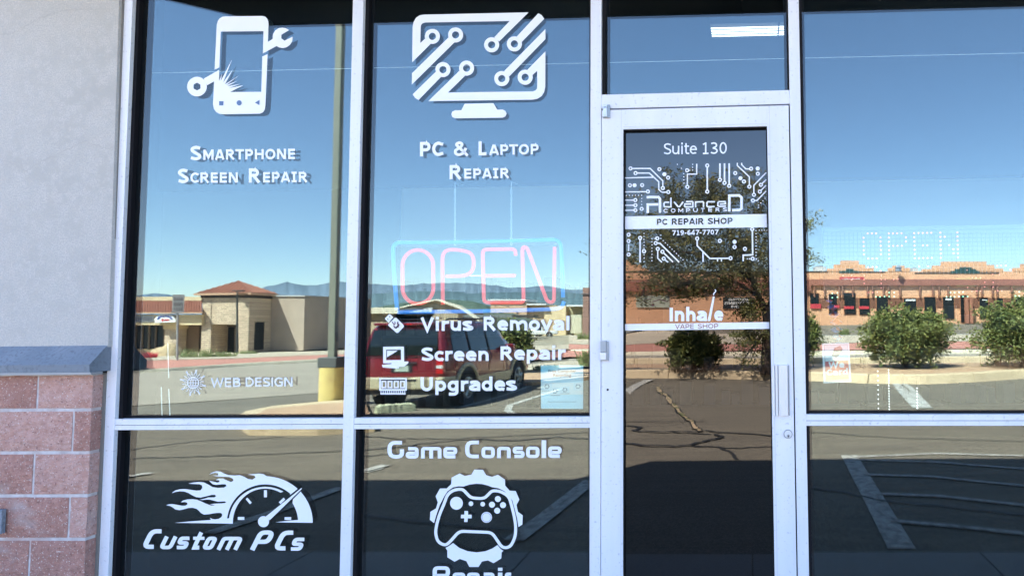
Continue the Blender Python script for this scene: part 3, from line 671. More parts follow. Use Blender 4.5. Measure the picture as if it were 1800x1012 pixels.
# ceiling fixture seen through the transom, plus unseen ones added to light the room
M_tube = mat('lit_fluorescent_tube', (.9, .9, .9), .5, emit=((1, .98, .93), .5))
M_added_tube = mat('added_room_light_tube', (.9, .9, .9), .5, emit=((1, .98, .93), 5.5))  # for the added unseen room lights only
a, b = W(1248, 58, 2.8), W(1460, 55, 2.8)
for xo, yo in ((0, 2.8), (-2.4, 2.8), (-3.9, 2.8), (2.2, 2.8)):
    fx = empty('fluorescent_fixture', (a.x+xo, yo, a.z), label={0: 'lit four tube fluorescent ceiling fixture seen through the transom glass', -2.4: 'added unseen room light behind the valance above the neon sign', -3.9: 'added unseen room light behind the valance above the left pane', 2.2: 'added unseen room light behind the valance above the right pane'}[xo], cat='ceiling light', group=None if xo == 0 else 'added unseen room lights behind the valance')
    zt_ = a.z+.04
    part('housing', MB().box(a.x+xo, b.x+xo, yo-.03, yo+.20, zt_+.03, zt_+.09), mat('fixture_housing', (.12, .12, .12), .9, spec=0), fx)
    for q in range(4):
        mb = MB(); mb.tube([(a.x+xo+.01, yo+q*.055, zt_), (b.x+xo-.01, yo+q*.055, zt_)], .0065, 10); part('tube', mb, M_tube if xo == 0 else M_added_tube, fx)
    part('tube_clip', MB().box(a.x+xo+.64, a.x+xo+.652, yo-.035, yo+.28, zt_-.014, zt_+.03), M_dark, fx)
    for q in (.3, b.x-a.x-.3): 
        mb = MB(); mb.tube([(a.x+xo+q, yo+.12, zt_+.09), (a.x+xo+q, yo+.12, 4.75)], .004, 6); part('hanger_wire', mb, M_dark, fx)
mb = MB(); p1, p2 = W(215, 130, .2), W(1000, 112, .2)
mb.tube([p1-(p2-p1)*.3, p2+(p2-p1)*1.4], .0010, 6)
tag(part('hanging_wire', mb, mat('glowing_wire', (.8, .8, .8), .5, emit=((.7, .8, .9), .035)), None), 'thin pale wire stretched across all panes high behind the glass', 'wire')  # the wire is given a faint glow to look lit

# neon OPEN sign
YN = .16
neon = empty('neon_open_sign', (W(840, 480, YN).x, YN, W(840, 480, YN).z), label='glowing neon sign with red OPEN letters in a blue rounded frame', cat='neon sign')
M_nb = mat('blue_neon_tube', (.02, .2, .5), .3, emit=((.0, .20, .80), .11))
M_nr = mat('red_neon_tube', (.5, .03, .04), .3, emit=((1.0, .05, .05), .13))
def zp(x, y): return (680+x/4.306, 325+y/4.306)
def rnd(pts, r, closed=False, n=5):
    """round the corners of a polyline"""
    o = []; N = len(pts)
    for i, p in enumerate(pts):
        p = Vector(p)
        if not closed and i in (0, N-1): o.append(tuple(p)); continue
        a, b = Vector(pts[(i-1) % N]), Vector(pts[(i+1) % N])
        ra = min(r, (a-p).length*.48); rb = min(r, (b-p).length*.48)
        s, e = p+(a-p).normalized()*ra, p+(b-p).normalized()*rb
        for q in range(n+1):
            t = q/n; o.append(tuple(s*(1-t)**2+p*2*t*(1-t)+e*t*t))
    return o
def neon_tube(pts, r, m, name, dy=0):
    q = [W(*zp(*p), YN+dy) for p in pts]
    mb = MB(); mb.tube(q, r, 10); return part(name, mb, m, neon, smooth=True)
neon_tube(rnd([(1340, 880), (1328, 925), (1280, 938), (1100, 945), (700, 955), (85, 962)], 30), .0105, M_nb, 'blue_tube')
neon_tube(rnd([(78, 945), (52, 640), (45, 435), (300, 437), (900, 425), (1315, 412), (1328, 640), (1334, 850)], 62), .0105, M_nb, 'blue_tube', .004)
O = [(235+117*math.cos(t), (610 if math.sin(t) < 0 else 780)+118*math.sin(t)) for t in [math.pi*2*i/36+.001 for i in range(37)]]
neon_tube(O, .0095, M_nr, 'letter_tube', .0)
neon_tube(rnd([(424, 905), (420, 490), (560, 490), (655, 520), (660, 640), (600, 690), (450, 690)], 75), .0095, M_nr, 'letter_tube')
neon_tube(rnd([(975, 535), (972, 485), (725, 488), (735, 890), (1030, 890), (1035, 860), (1025, 470), (1060, 470), (1215, 885), (1265, 888), (1270, 470)], 34), .0095, M_nr, 'letter_tube')
neon_tube([(735, 688), (968, 686), (968, 676)], .0095, M_nr, 'letter_tube', .006)
neon_tube([(628, 688), (735, 686)], .003, mat('clear_tube', (.9, .85, .85), .2, emit=((1, .8, .8), .08)), 'electrode_lead')
part('mounting_frame', MB().box(W(*zp(60, 0), YN).x, W(*zp(1320, 0), YN).x, YN+.02, YN+.026, W(*zp(0, 460), YN).z-.006, W(*zp(0, 460), YN).z), mat('clear_acrylic', (.1, .1, .1), .2), neon)
for cx in (516, 942):                        # the chains the sign hangs from
    lk = MB(); y = 25
    while y < 460:
        p = W(*zp(cx+random.uniform(-1, 1), y), YN)
        ang = (int(y/22) % 2)*math.pi/2+.3
        pts = [(p.x+.0042*math.cos(t)*math.cos(ang), p.y+.0042*math.cos(t)*math.sin(ang), p.z+.009*math.sin(t)) for t in [i*math.pi/4 for i in range(9)]]
        lk.tube(pts, .0011, 5, False); y += 20
    # the top goes on to the ceiling
    p = W(*zp(cx, 25), YN); lk.tube([p, (p.x, p.y, ZV), (p.x, .262, ZV+.01)], .0012, 5)
    part('hanging_chain', lk, mat('glowing_chain', (.85, .88, .9), .35, .3, emit=((.5, .7, .8), .008)), neon, kind='stuff')  # faint glow in the metal imitates caught light

# scrolling LED board with lit OPEN
YL = .13
def lp(x, y): return (1410+x/4.6154, 360+y/4.6154)
led = empty('led_message_board', (W(1620, 440, YL).x, YL, W(1620, 440, YL).z), label='wide LED dot matrix board spelling OPEN in small pinkish lights behind the right pane', cat='LED sign')
a, b = W(1440, 400, YL), W(1990, 480, YL)
part('board', MB().box(W(1438, 0, YL).x, 3.2, YL+.004, YL+.03, W(0, 482, YL).z, W(1438, 400, YL).z), mat('led_board_face', (.16, .18, .2), .6), led)
gb = MB(); pitch = 34.6
for c_ in range(0, 60):
    p = W(*lp(172+c_*pitch, 225), YL); q = W(*lp(172+c_*pitch+4, 560), YL); gb.box(p.x-.0018, p.x+.0018, YL, YL+.003, q.z, p.z)
for r_ in range(0, 10):
    p = W(*lp(172, 214+r_*33.8+3), YL); gb.box(p.x, 3.2, YL+.0005, YL+.0035, p.z-.0018, p.z+.0018)
part('led_grid', gb, mat('led_grid_lines', (.11, .13, .15), .6), led, kind='stuff')
M_led = mat('lit_led', (.4, .05, .08), .4, emit=((1, .22, .30), .32))
F5 = {'O': ["01110", "10001", "10001", "10001", "10001", "10001", "01110"], 'P': ["11110", "10001", "10001", "11110", "10000", "10000", "10000"],
      'E': ["11111", "10000", "10000", "10110", "10000", "10000", "11111"], 'N': ["10001", "11001", "10001", "10101", "10011", "10011", "10001"]}
proto = None
def dot(px, py, m=M_led, r=.0038, par=led, Y=YL-.002, name='led'):
    global proto
    p = W(px, py, Y)
    if proto is None:
        mb = MB(); mb.tube([(0, .002, 0), (0, 0, 0)], 1, 8); proto = mb.mesh('led_dot')
    me = _dot.get((m.name, r))
    if me is None:
        mb = MB(); mb.tube([(0, .003, 0), (0, 0, 0), (0, -.002, 0)], [r, r, r*.6], 8); me = mb.mesh('led_dot'); me.materials.append(m); _dot[(m.name, r)] = me
    o = bpy.data.objects.new(name, me); COL.objects.link(o); o.parent = par; o.location = p-par.location
_dot = {}
for ch, x0, ytop, st in (('O', 497, 233, -.2), ('P', 703, 232, .1), ('E', 910, 229, .2), ('N', 1122, 226, -.2)):
    for r_ in range(7):
        for c_ in range(5):
            if F5[ch][r_][c_] == '1': dot(*lp(x0+c_*34.6+r_*.7, ytop+r_*33.9-c_*.6))
# the board's reflections in the panes, made as added lit dots on a backing
M_ledr = mat('red_led_reflection', (1, .5, .5), .4, emit=((1, .22, .18), .18)); M_ledg = mat('green_led_reflection', (.7, 1, .8), .4, emit=((.4, 1, .55), .25))
part('reflection_backing', MB().box(W(1438, 0, YL).x, 3.2, YL+.012, YL+.02, W(0, 536, YL).z, W(0, 484, YL).z), mat('led_panel_dark', (.02, .02, .022), .6), led)
for x, y in ((1526, 469.5), (1534, 469), (1541, 469), (1548, 476), (1616, 468), (1632, 468), (1753, 467), (1760, 466.5), (1768, 466.5), (1776, 474)): dot(x, y)
for x, y in ((1482, 484), (1497, 484), (1519, 484), (1549, 484), (1497, 492), (1519, 491), (1549, 491), (1556, 491), (1571, 491), (1579, 490), (1549, 498), (1519, 498), (1527, 514), (1534, 514), (1542, 513.5), (1549, 506),
             (1700, 474.7), (1757, 482), (1745, 482), (1709, 488), (1716, 488), (1724, 488), (1731, 496), (1746, 496), (1731, 504), (1746, 504), (1701, 505), (1709, 512), (1717, 511.5), (1724, 511.5), (1754, 511), (1761, 511)):
    dot(x, y, M_ledr, .003)
for x, y in ((1463, 515.5), (1472, 514.7), (1463, 523), (1472, 522), (1540, 521.5), (1547, 521.5), (1555, 521), (1563, 521), (1572, 521), (1563, 514), (1572, 514), (1671, 514), (1678, 514), (1686, 513.5), (1693, 513), (1664, 521.5), (1671, 521.5), (1678, 521.5), (1686, 521), (1693, 521), (1701, 521), (1785, 520), (1792, 520), (1792, 513)):
    dot(x, y, M_ledg, .0036)
# strings of lights hanging low
for nx, (x, y0, y1, st, r) in enumerate(((1543, 652, 722, 8.2, .003), (1562, 650, 722, 4.6, .003), (1612, 682, 722, 5.0, .0036))):
    s_ = empty('light_string', W(x, y0, .12), label=('sparse string of tiny white lights, the leftmost of three low behind the right pane', 'dense string of white lights, the middle one of three low behind the right pane', 'short bright string of white lights, the rightmost of three low behind the right pane')[nx], cat='light string', group='hanging light strings')
    mb = MB(); mb.tube([W(x-1, y0-14, .124), W(x, y1+30, .124)], .0012, 5); part('cord', mb, M_gask, s_)
    y = y0
    while y < y1: dot(x+(y-y0)*.02, y, mat('lit_white_led', (1, 1, 1), .4, emit=((1, 1, 1), .4)), r*.9, s_, .12, 'bulb'); y += st

# twisted foil spinner and age card
YP = YM+.012
sp = empty('foil_spinner', W(1465, 500, .14), label='twisted blue and red foil spinner hanging above the age card', cat='decoration')
mb = MB(); N = 60; prev = None
for i in range(N+1):
    t = i/N; x = 1457+t*26+3*math.sin(t*6); y = 527+t*92; p = W(x, y, .15); an = t*22; w = .026*(.5+.5*math.sin(math.pi*min(1, t*1.1)))+.006
    mb.v += [(p.x-w*math.cos(an), p.y-w*math.sin(an), p.z), (p.x+w*math.cos(an), p.y+w*math.sin(an), p.z)]
    if i: j_ = len(mb.v); mb.f.append((j_-4, j_-3, j_-1, j_-2))
m_sp = mat('spinner_foil', (.18, .22, .55), .3, .3, n=[(28, .52, .56, (.75, .1, .08), I3), (40, .6, .64, (.8, .8, .85), I3)], emit=None)
part('foil_ribbon', mb, m_sp, sp)
mb = MB(); mb.tube([W(1457, 498, .15), W(1456, 527, .15)], .0025, 6); part('hook', mb, M_steel, sp)
card = empty('age_check_card', W(1470, 637, YP), label='white and red We Card notice taped inside the right pane under the foil spinner', cat='notice')
def inq(name, pts, m, par, Y): 
    f = Flat(Y); f.poly(pts); return f.out(name, m, par)
M_paper = mat('white_paper', (.82, .84, .84), .6, emit=None)
inq('card_sheet', [(1445, 603.5), (1492.5, 602), (1496.5, 671), (1447.5, 673.5)], M_paper, card, YP+.003)
inq('card_border', [(1448.5, 606), (1490, 604.5), (1493, 669), (1451, 671)], mat('card_blue_grey', (.25, .28, .34), .6), card, YP+.0022)
inq('card_field', [(1449.3, 607), (1489.3, 605.6), (1491.2, 633), (1450.8, 634.8)], mat('card_pale', (.62, .70, .70), .6), card, YP+.0014)
inq('card_band', [(1450.6, 635.5), (1491.3, 633.5), (1492.5, 665), (1452, 668)], mat('card_red', (.62, .06, .07), .6), card, YP+.001)
f = Flat(YP-.0002); word(f, 'We', 1456, 1485, 647, 645.6, 11, .25); word(f, 'Card', 1453, 1490, 660, 657.6, 11, .25); f.out('card_lettering', M_paper, card)
inq('card_print', [(1462, 625), (1467, 611), (1477, 607), (1481, 613), (1477, 622), (1470, 628)], mat('card_print_dark', (.05, .05, .06), .6), card, YP-.0004)
post = empty('recycling_poster', W(988, 680, YP), label='pale blue Free Computer Recycling poster taped inside the lower right corner of the middle pane', cat='poster')
inq('poster_sheet', [(950.5, 641.5), (1025.3, 641.8), (1025, 718.3), (951, 717.8)], mat('poster_pale_blue', (.50, .78, .83), .6), post, YP+.003)
inq('poster_band', [(951.2, 672), (1024.6, 672), (1024.5, 693), (951.3, 693)], mat('poster_white', (.85, .84, .76), .6), post, YP+.0022)
M_ink = mat('poster_ink', (.12, .2, .24), .7)
f = Flat(YP+.0014); f.text('Free Computer', 964, 655.3, 1013, 655.3, 6.2, .03); f.text('Recycling', 972, 663.2, 1004, 663.2, 6.6, .03); f.text('Please visit counter information for details', 963, 706.5, 1013, 706.5, 1.8, .01)
f.out('poster_lettering', M_ink, post)
f = Flat(YP+.0016)
for (x, y, w, hh) in ((952.5, 672.5, 18, 14), (967.5, 681, 17, 13), (985, 679, 16, 12), (1008, 672.5, 16.5, 13)): f.rect(x, y, x+w, y+hh)
f.out('poster_boxes', mat('poster_box', (.74, .82, .80), .7), post, 'four drawn boxes with recycling arrows')
f = Flat(YP+.001)
for (cx, cy) in ((961.5, 679), (975.5, 687.5), (993, 685), (1016, 679)):
    for t in (0, 1, 2):
        a0 = t*2*math.pi/3-math.pi/2
        f.stroke([(cx+3.6*math.cos(a0+q), cy+3.4*math.sin(a0+q)) for q in (.2, .7, 1.2, 1.6)], 1.3)
        f.poly([(cx+(3.6+e)*math.cos(a0+q), cy+(3.4+e)*math.sin(a0+q)) for e, q in ((-1.6, 1.55), (1.8, 1.5), (0, 2.1))])
for (x, y, w, hh) in ((967.5, 694, 17, 1), (985, 691, 16, .8), (952.5, 686.5, 18, .7)): f.rect(x, y, x+w, y+hh)
f.out('recycling_logo', M_ink, post)
for nx, (x0, y0, x1, y1) in enumerate(((295, 603, 296.5, 664), (283.5, 680, 285, 740), (296.5, 683, 299.3, 740))):
    mb = MB(); mb.tube([W(x0, y0, .12), W(x1, y1, .12)], .0017, 6)
    tag(part('blind_cord', mb, mat('glowing_cord', (.9, .92, .92), .4, emit=((.8, .85, .9), .06))), ('short upper white blind cord left of the web design decal', 'lower left white blind cord reaching the glazing rail', 'lower right white blind cord reaching the glazing rail')[nx], 'cord', 'white cords behind the left pane')  # cords glow slightly in place of light falling on them
# ================================================================== THE LOT AND THE STREET (in front of the shop, seen in the glass)
xs = [-9000, -5000, -2500, -1200, -600, -300, -180, -120, -90] + [i*2.0 for i in range(-36, 37)] + [90, 120, 180, 300, 600, 1200, 2500, 5000, 9000]
ys = [300, 120, 60, 30, 16, 8, 2, 0.0, -1.0] + [-2.0-i*1.5 for i in range(60)] + [-100, -115, -140, -180, -240, -340, -500, -800, -1400, -2600, -4500, -9000]
mb = MB(); nx_ = len(xs)
for y in ys:
    for x in xs: mb.v.append((x, y, H(x, y) if y < -1 else -.12))
for j in range(len(ys)-1):
    for i in range(nx_-1):
        a = j*nx_+i; mb.f.append((a+nx_, a+nx_+1, a+1, a))
tag(part('ground', mb, M_asphalt, None, smooth=True), kind='structure')

def densify(pts, step, closed=False):
    o = []; n = len(pts)
    for i in range(n if closed else n-1):
        a, b = Vector(pts[i]), Vector(pts[(i+1) % n]); m = max(1, int((b-a).length/step))
        for q in range(m): o.append(a.lerp(b, q/m))
    if not closed: o.append(Vector(pts[-1]))
    return o
def ribbon(name, A, B, m, lift, parent=None, kind='structure', rows=1, n=40, side=False):
    """ground sheet between two pixel polylines A (near) and B (far), resampled and laid on the terrain"""
    def res(pts):
        w = [Vector((G(*p, lift).x, G(*p, lift).y)) for p in pts]
        L = [0]
        for a, b in zip(w, w[1:]): L.append(L[-1]+(b-a).length)
        o = []
        for i in range(n+1):
            t = L[-1]*i/n; j = 0
            while j < len(L)-2 and L[j+1] < t: j += 1
            o.append(w[j].lerp(w[j+1], (t-L[j])/max(1e-6, L[j+1]-L[j])))
        return o
    a, b = res(A), res(B); mb = MB()
    for r_ in range(rows+1):
        for i in range(n+1):
            p = a[i].lerp(b[i], r_/rows); mb.v.append((p.x, p.y, H(p.x, p.y)+lift))
    for r_ in range(rows):
        for i in range(n):
            q = r_*(n+1)+i; mb.f.append((q, q+1, q+n+2, q+n+1))
    if side:
        base = len(mb.v)
        for i in range(n+1): p = a[i]; mb.v.append((p.x, p.y, H(p.x, p.y)-.05))
        for i in range(n): mb.f.append((base+i, base+i+1, i+1, i))
    o = part(name, mb, m, parent)
    if kind: o['kind'] = kind
    return o
def poly_ground(name, pts, m, lift, step=1.0, parent=None, kind='structure', world=False, thick=0):
    w = [(p[0], p[1]) for p in pts] if world else [(G(*p, lift).x, G(*p, lift).y) for p in pts]
    bm = bmesh.new(); vs = [bm.verts.new((x, y, 0)) for x, y in w]; bm.faces.new(vs)
    x0, x1 = min(p[0] for p in w), max(p[0] for p in w); y0, y1 = min(p[1] for p in w), max(p[1] for p in w)
    for (lo, hi, ax) in ((x0, x1, 0), (y0, y1, 1)):
        q = math.ceil(lo/step)*step
        while q < hi:
            co = [0, 0, 0]; no = [0, 0, 0]; co[ax] = q; no[ax] = 1
            bmesh.ops.bisect_plane(bm, geom=bm.verts[:]+bm.edges[:]+bm.faces[:], plane_co=co, plane_no=no); q += step
    if thick:
        r = bmesh.ops.extrude_face_region(bm, geom=bm.faces[:])
        low = [v for v in r['geom'] if isinstance(v, bmesh.types.BMVert)]; ls = set(low)
        for v in bm.verts: v.co.z = H(v.co.x, v.co.y)+(lift if v not in ls else lift-thick)
        for v in low: pass
    else:
        for v in bm.verts: v.co.z = H(v.co.x, v.co.y)+lift
    bmesh.ops.recalc_face_normals(bm, faces=bm.faces)
    me = bpy.data.meshes.new(name); bm.to_mesh(me); bm.free()
    o = link(name, me, m, parent)
    if kind: o['kind'] = kind
    return o
def line(name, pts, wpx, m=M_paint, lift=.012, parent=None, kind='structure'):
    """ground stripe along a pixel polyline; wpx = real width in metres"""
    w = [Vector((G(*p).x, G(*p).y)) for p in pts]; w = densify([(*q, 0) for q in w], .5)
    LAY[0] += 1; lift += (LAY[0] % 12)*.0009
    mb = MB()
    for i, p in enumerate(w):
        t = (w[min(i+1, len(w)-1)]-w[max(i-1, 0)]).normalized(); nrm = Vector((-t.y, t.x, 0))
        ww = wpx(i/(len(w)-1)) if callable(wpx) else wpx
        for s in (-1, 1):
            q = p+nrm*ww/2*s; mb.v.append((q.x, q.y, H(q.x, q.y)+lift))
        if i: j_ = len(mb.v); mb.f.append((j_-4, j_-3, j_-1, j_-2))
    o = part(name, mb, m, parent)
    if kind: o['kind'] = kind
    return o

# sidewalk by the shop
swy = 3.34-4.5
walk = empty('sidewalk', (0, swy, 0), kind='structure')
xj = -6.0
while xj < 9:
    mb = MB()
    if xj >= 3.4: mb.box(xj+.004, xj+1.496, swy+.5, -.0, -.2, 0)
    else: mb.box(xj+.004, xj+1.496, swy, -.0, -.2, 0)
    bevel(part('sidewalk_slab', mb, M_walk, walk), .006); xj += 1.5
# asphalt markings in the shade by the door
mk = empty('parking_markings', (0, -4, 0), kind='structure')
def L_(pts, w, m=M_paint, lift=.008): line('painted_stripe', pts, w, m, lift, mk, None)
L_([(1492, 800), (1545, 893), (1584, 963)], .20)
for pts in ([(1500, 803), (1650, 797), (1800, 801)], [(1500, 808), (1640, 812), (1800, 824)], [(1520, 834), (1640, 838), (1800, 854)], [(1540, 868), (1650, 872), (1800, 888)], [(1562, 915), (1680, 925), (1800, 938)]): L_(pts, .085)
L_([(372, 937), (480, 902), (600, 858)], .14)
L_([(600, 858), (602, 857)], .14)
L_([(905, 950), (965, 905), (1040, 845)], .17)
L_([(206, 841), (268, 832)], .14); L_([(640, 829), (680, 818)], .14)
L_([(641, 830), (670, 822)], .14)
L_([(812, 715), (880, 697), (950, 672)], .12)
L_([(905, 728), (893, 722), (897, 712), (925, 703), (985, 684)], .15)
L_([(1088, 704), (1100, 691), (1118, 678), (1142, 667)], .30)
L_([(1566, 666), (1590, 690), (1622, 717)], lambda t: .13+.25*t)
L_([(1572, 664), (1600, 682), (1629, 714)], .14)
L_([(1226, 583), (1214, 591)], .15); L_([(1160, 583), (1146, 591)], .15); L_([(1306, 583), (1300, 588)], .15)
# tar sealed cracks
cr = empty('crack_seals', (0, -8, 0), kind='structure')
def tar(pts, w=.05): line('tar_crack', jit(pts, 1.2, 5), w, M_tar, .005, cr, None)
for pts, w in (([(1096, 741), (1180, 740), (1240, 739)], .03), ([(1096, 748), (1130, 749), (1112, 757), (1180, 758), (1240, 757), (1360, 766)], .06), ([(1255, 762), (1270, 767), (1215, 781), (1180, 784), (1096, 779)], .07), ([(1215, 781), (1290, 786), (1360, 784)], .06), ([(1180, 758), (1250, 762)], .05), ([(1262, 784), (1285, 793), (1296, 806)], .05),
                ([(225, 792), (290, 782), (350, 775), (430, 772), (500, 768)], .04), ([(225, 806), (330, 803), (420, 800), (500, 797), (600, 793)], .035), ([(640, 766), (700, 771), (790, 771), (900, 766), (1036, 760)], .04), ([(640, 790), (700, 786), (760, 778), (830, 772), (900, 775), (980, 768), (1036, 772)], .05), ([(640, 801), (720, 797)], .04),
                ([(1420, 760), (1540, 767), (1640, 772), (1800, 776)], .03), ([(1420, 858), (1480, 864), (1550, 880), (1640, 888), (1800, 905)], .04), ([(1600, 742), (1800, 750)], .02), ([(640, 905), (760, 920), (900, 930)], .03)):
    tar(pts, w)
WC = jit([(1156, 680), (1162, 690), (1172, 693), (1178, 705), (1190, 715), (1200, 728), (1214, 737), (1222, 750), (1232, 757)], 2, 5)
line('weedy_crack_edge', WC, lambda t: .09+.08*math.sin(t*19)**2*(1-t*.6), M_tar, .006, cr, None)
line('weedy_crack', WC, lambda t: .045+.08*math.sin(t*23)**2*(1-t*.6), mat('crack_dirt', (.52, .38, .23), .95, n=[(6, .47, .56, (.12, .13, .05), I3)]), .010, cr, None)

# the median with its kerb, bushes and tree (door and right pane)
med_near = [(1040, 661), (1097, 664), (1230, 665), (1352, 668), (1420, 669), (1530, 674), (1640, 675), (1720, 671), (1800, 665), (1930, 660)]
def shift(pts, dy): return [(x, y+dy) for x, y in pts]
med_top = [(1040, 647), (1097, 650), (1230, 651), (1352, 650), (1420, 650), (1530, 653), (1640, 653), (1720, 651), (1800, 648), (1930, 645)]
def kerb(name, near, wdt, hgt, m, seg=3.0, mirror_side=1, label=None, flare=.03):
    w = [Vector((G(*p).x, G(*p).y, 0)) for p in near]
    w = densify(w, .75); root = empty(name, (w[0].x, w[0].y, 0), kind='structure')
    Ls = [0]
    for a, b in zip(w, w[1:]): Ls.append(Ls[-1]+(b-a).length)
    def pt(s):
        j = 0
        while j < len(Ls)-2 and Ls[j+1] < s: j += 1
        p = w[j].lerp(w[j+1], (s-Ls[j])/max(1e-6, Ls[j+1]-Ls[j])); t = (w[j+1]-w[j]).normalized()
        return p, Vector((-t.y, t.x, 0))*mirror_side
    s = 0
    while s < Ls[-1]-.3:
        e = min(Ls[-1], s+seg); mb = MB(); kk = 4
        for q in range(kk+1):
            p, nn = pt(lerp(s+.012, e-.012, q/kk)); z = H(p.x, p.y)
            for (o, h_) in ((0, -.05), (flare, hgt*.86), (flare+.03, hgt), (wdt, hgt), (wdt, -.05)):
                v = p+nn*o; mb.v.append((v.x, v.y, z+h_))
        for q in range(kk):
            for r_ in range(4): a = q*5+r_; mb.f.append((a, a+1, a+6, a+5))
        mb.f.append((0, 1, 2, 3, 4)); b5 = kk*5; mb.f.append((b5+4, b5+3, b5+2, b5+1, b5))
        part('kerb_stone', mb, m, root); s = e
    return w
Mk2 = mat('kerb_concrete_pale', (.66, .58, .42), .9, n=[(3, .4, .62, (.55, .48, .34), I3)])
wm = kerb('median_kerb', med_near, .32, .24, M_kerb, mirror_side=-1, flare=.08)
far_edge = [(1040, 636), (1097, 640), (1352, 641), (1420, 640), (1640, 638), (1800, 636), (1930, 634)]
def median_fill(name, near, far, m, lift, inset):
    ribbon(name, near, far, m, lift, rows=3)
ribbon('median_dirt', [(x, y-17.2) for x, y in med_near], far_edge, M_dirt, .22, rows=4, side=False)
kerb('median_rear_kerb', far_edge, .18, .23, M_kerb, mirror_side=-1)
# the street beyond
rd_near = [(1010, 634), (1097, 637), (1352, 638), (1640, 635), (1930, 631)]
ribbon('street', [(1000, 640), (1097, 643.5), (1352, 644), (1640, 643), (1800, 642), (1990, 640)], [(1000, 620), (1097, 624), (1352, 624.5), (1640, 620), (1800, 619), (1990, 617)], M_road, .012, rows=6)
kerb('far_kerb', [(1000, 619), (1097, 623.5), (1352, 624), (1640, 620.5), (1800, 619.5), (2090, 617)], 1.0, .15, Mk2, seg=3, mirror_side=-1, flare=.12)
ribbon('gutter_strip', [(1000, 622), (1097, 625.5), (1352, 626), (1640, 622.5), (1800, 621.5), (1990, 619)], [(1000, 619), (1097, 623.2), (1352, 623.7), (1640, 620.2), (1800, 619.2), (1990, 617)], Mk2, .02)
ribbon('red_sidewalk', [(1000, 614), (1097, 618), (1352, 618), (1640, 614.6), (1800, 613.6), (2090, 611)], [(1000, 601), (1097, 604.5), (1352, 604), (1640, 599), (1800, 598), (2090, 597)], M_redwalk, .15, rows=4)
ribbon('gravel_verge', [(1000, 604), (1097, 606), (1352, 605), (1640, 600), (1800, 599), (2090, 598)], [(1000, 588), (1097, 591), (1352, 591), (1640, 588), (1800, 587), (2090, 586)], M_gravel, .17, rows=4)
ribbon('far_lot', [(1000, 590), (1097, 592), (1352, 592), (1640, 589), (1800, 588), (2090, 587)], [(1000, 566), (1097, 567), (1352, 567), (1640, 566), (1800, 566), (2090, 566)], mat('far_lot_asphalt', (.26, .24, .2), .9, n=[(1, .4, .7, (.22, .2, .17), I3)]), .10, rows=8)
# left pane: far side of the street, curving
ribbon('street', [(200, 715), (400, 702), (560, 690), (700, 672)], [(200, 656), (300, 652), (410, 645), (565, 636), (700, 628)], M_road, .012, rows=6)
kerb('left_far_kerb', [(150, 659), (230, 657), (300, 653), (410, 645), (565, 636), (640, 631)], 1.0, .15, Mk2, seg=3, mirror_side=-1, flare=.12)
ribbon('red_sidewalk', [(150, 651.5), (230, 649.5), (300, 646), (410, 638.5), (565, 630.2), (640, 625.6)], [(150, 635), (230, 633), (300, 631), (410, 629), (565, 622), (640, 619)], M_redwalk, .16, rows=3)
ribbon('gravel_verge', [(150, 636), (230, 634), (300, 632), (410, 630), (565, 623.5), (640, 620)], [(150, 618), (230, 617), (300, 616), (410, 616), (520, 603), (640, 598)], M_gravel, .18, rows=6)
# raised island with the light pole (left pane and behind the red car)
isl = [(420, 731), (436, 722), (480, 712), (560, 702), (640, 697), (700, 694), (700, 735), (560, 745), (430, 745)]
def island(name, pts, m, hgt):
    poly_ground(name, pts, m, hgt, thick=hgt+.08)
poly_ground('island_rim', [(418, 733), (432, 722), (480, 712.5), (560, 705), (640, 700), (660, 742), (560, 748), (440, 748)], M_kerb, .15, thick=.25)
poly_ground('island_bed', [(450, 728), (470, 718), (560, 709.5), (640, 704), (655, 731), (560, 737)], M_dirt, .165)
poly_ground('island_bed', [(935, 672), (1000, 665), (1040, 661), (1040, 648), (960, 650), (905, 652), (880, 668)], M_dirt, .10, thick=.2)
poly_ground('gravel_verge', [(905, 651), (960, 648), (1040, 644), (1060, 636), (1000, 634), (930, 640)], M_gravel, .11)
poly_ground('red_sidewalk', [(915, 634), (1000, 627), (1060, 626), (1060, 614), (1000, 615), (925, 623)], M_redwalk, .10)
poly_ground('gravel_verge', [(900, 622), (1000, 613), (1060, 612), (1060, 603), (1000, 603), (905, 610)], M_gravel, .10)
poly_ground('far_lot', [(900, 609), (1060, 602), (1060, 576), (900, 578)], mat('tan_lot', (.33, .29, .2), .9, n=[(.6, .4, .7, (.27, .23, .16), I3)]), .11, step=2)

# ------------------------------------------------------------------ vegetation
def leafcloud(mb, cen, rad, n, size, flat=.9, hollow=.35, seed=0, jag=.25, zmin=None):
    rg = random.Random(seed)
    for _ in range(n):
        while True:
            d = Vector((rg.uniform(-1, 1), rg.uniform(-1, 1), rg.uniform(-1, 1)))
            if 0 < d.length < 1: break
        d.normalize()
        rr = rg.uniform(hollow, 1)**.45
        nz = noise.noise(Vector((d.x*2.2+seed, d.y*2.2, d.z*2.2)))*jag*1.6 + noise.noise(Vector((d.x*6, d.y*6+seed, d.z*6)))*jag
        rr *= 1+nz
        p = Vector((cen[0]+d.x*rad[0]*rr, cen[1]+d.y*rad[1]*rr, cen[2]+d.z*rad[2]*rr))
        if zmin is not None and p.z < zmin: continue
        s = size*rg.uniform(.6, 1.4)
        a = Vector((rg.gauss(0, 1), rg.gauss(0, 1), rg.gauss(0, 1))).normalized(); b = a.cross(Vector((rg.gauss(0, 1), rg.gauss(0, 1), rg.gauss(0, 1)))).normalized()
        mb.quad(p-a*s, p-b*s*.5, p+a*s, p+b*s*.5)
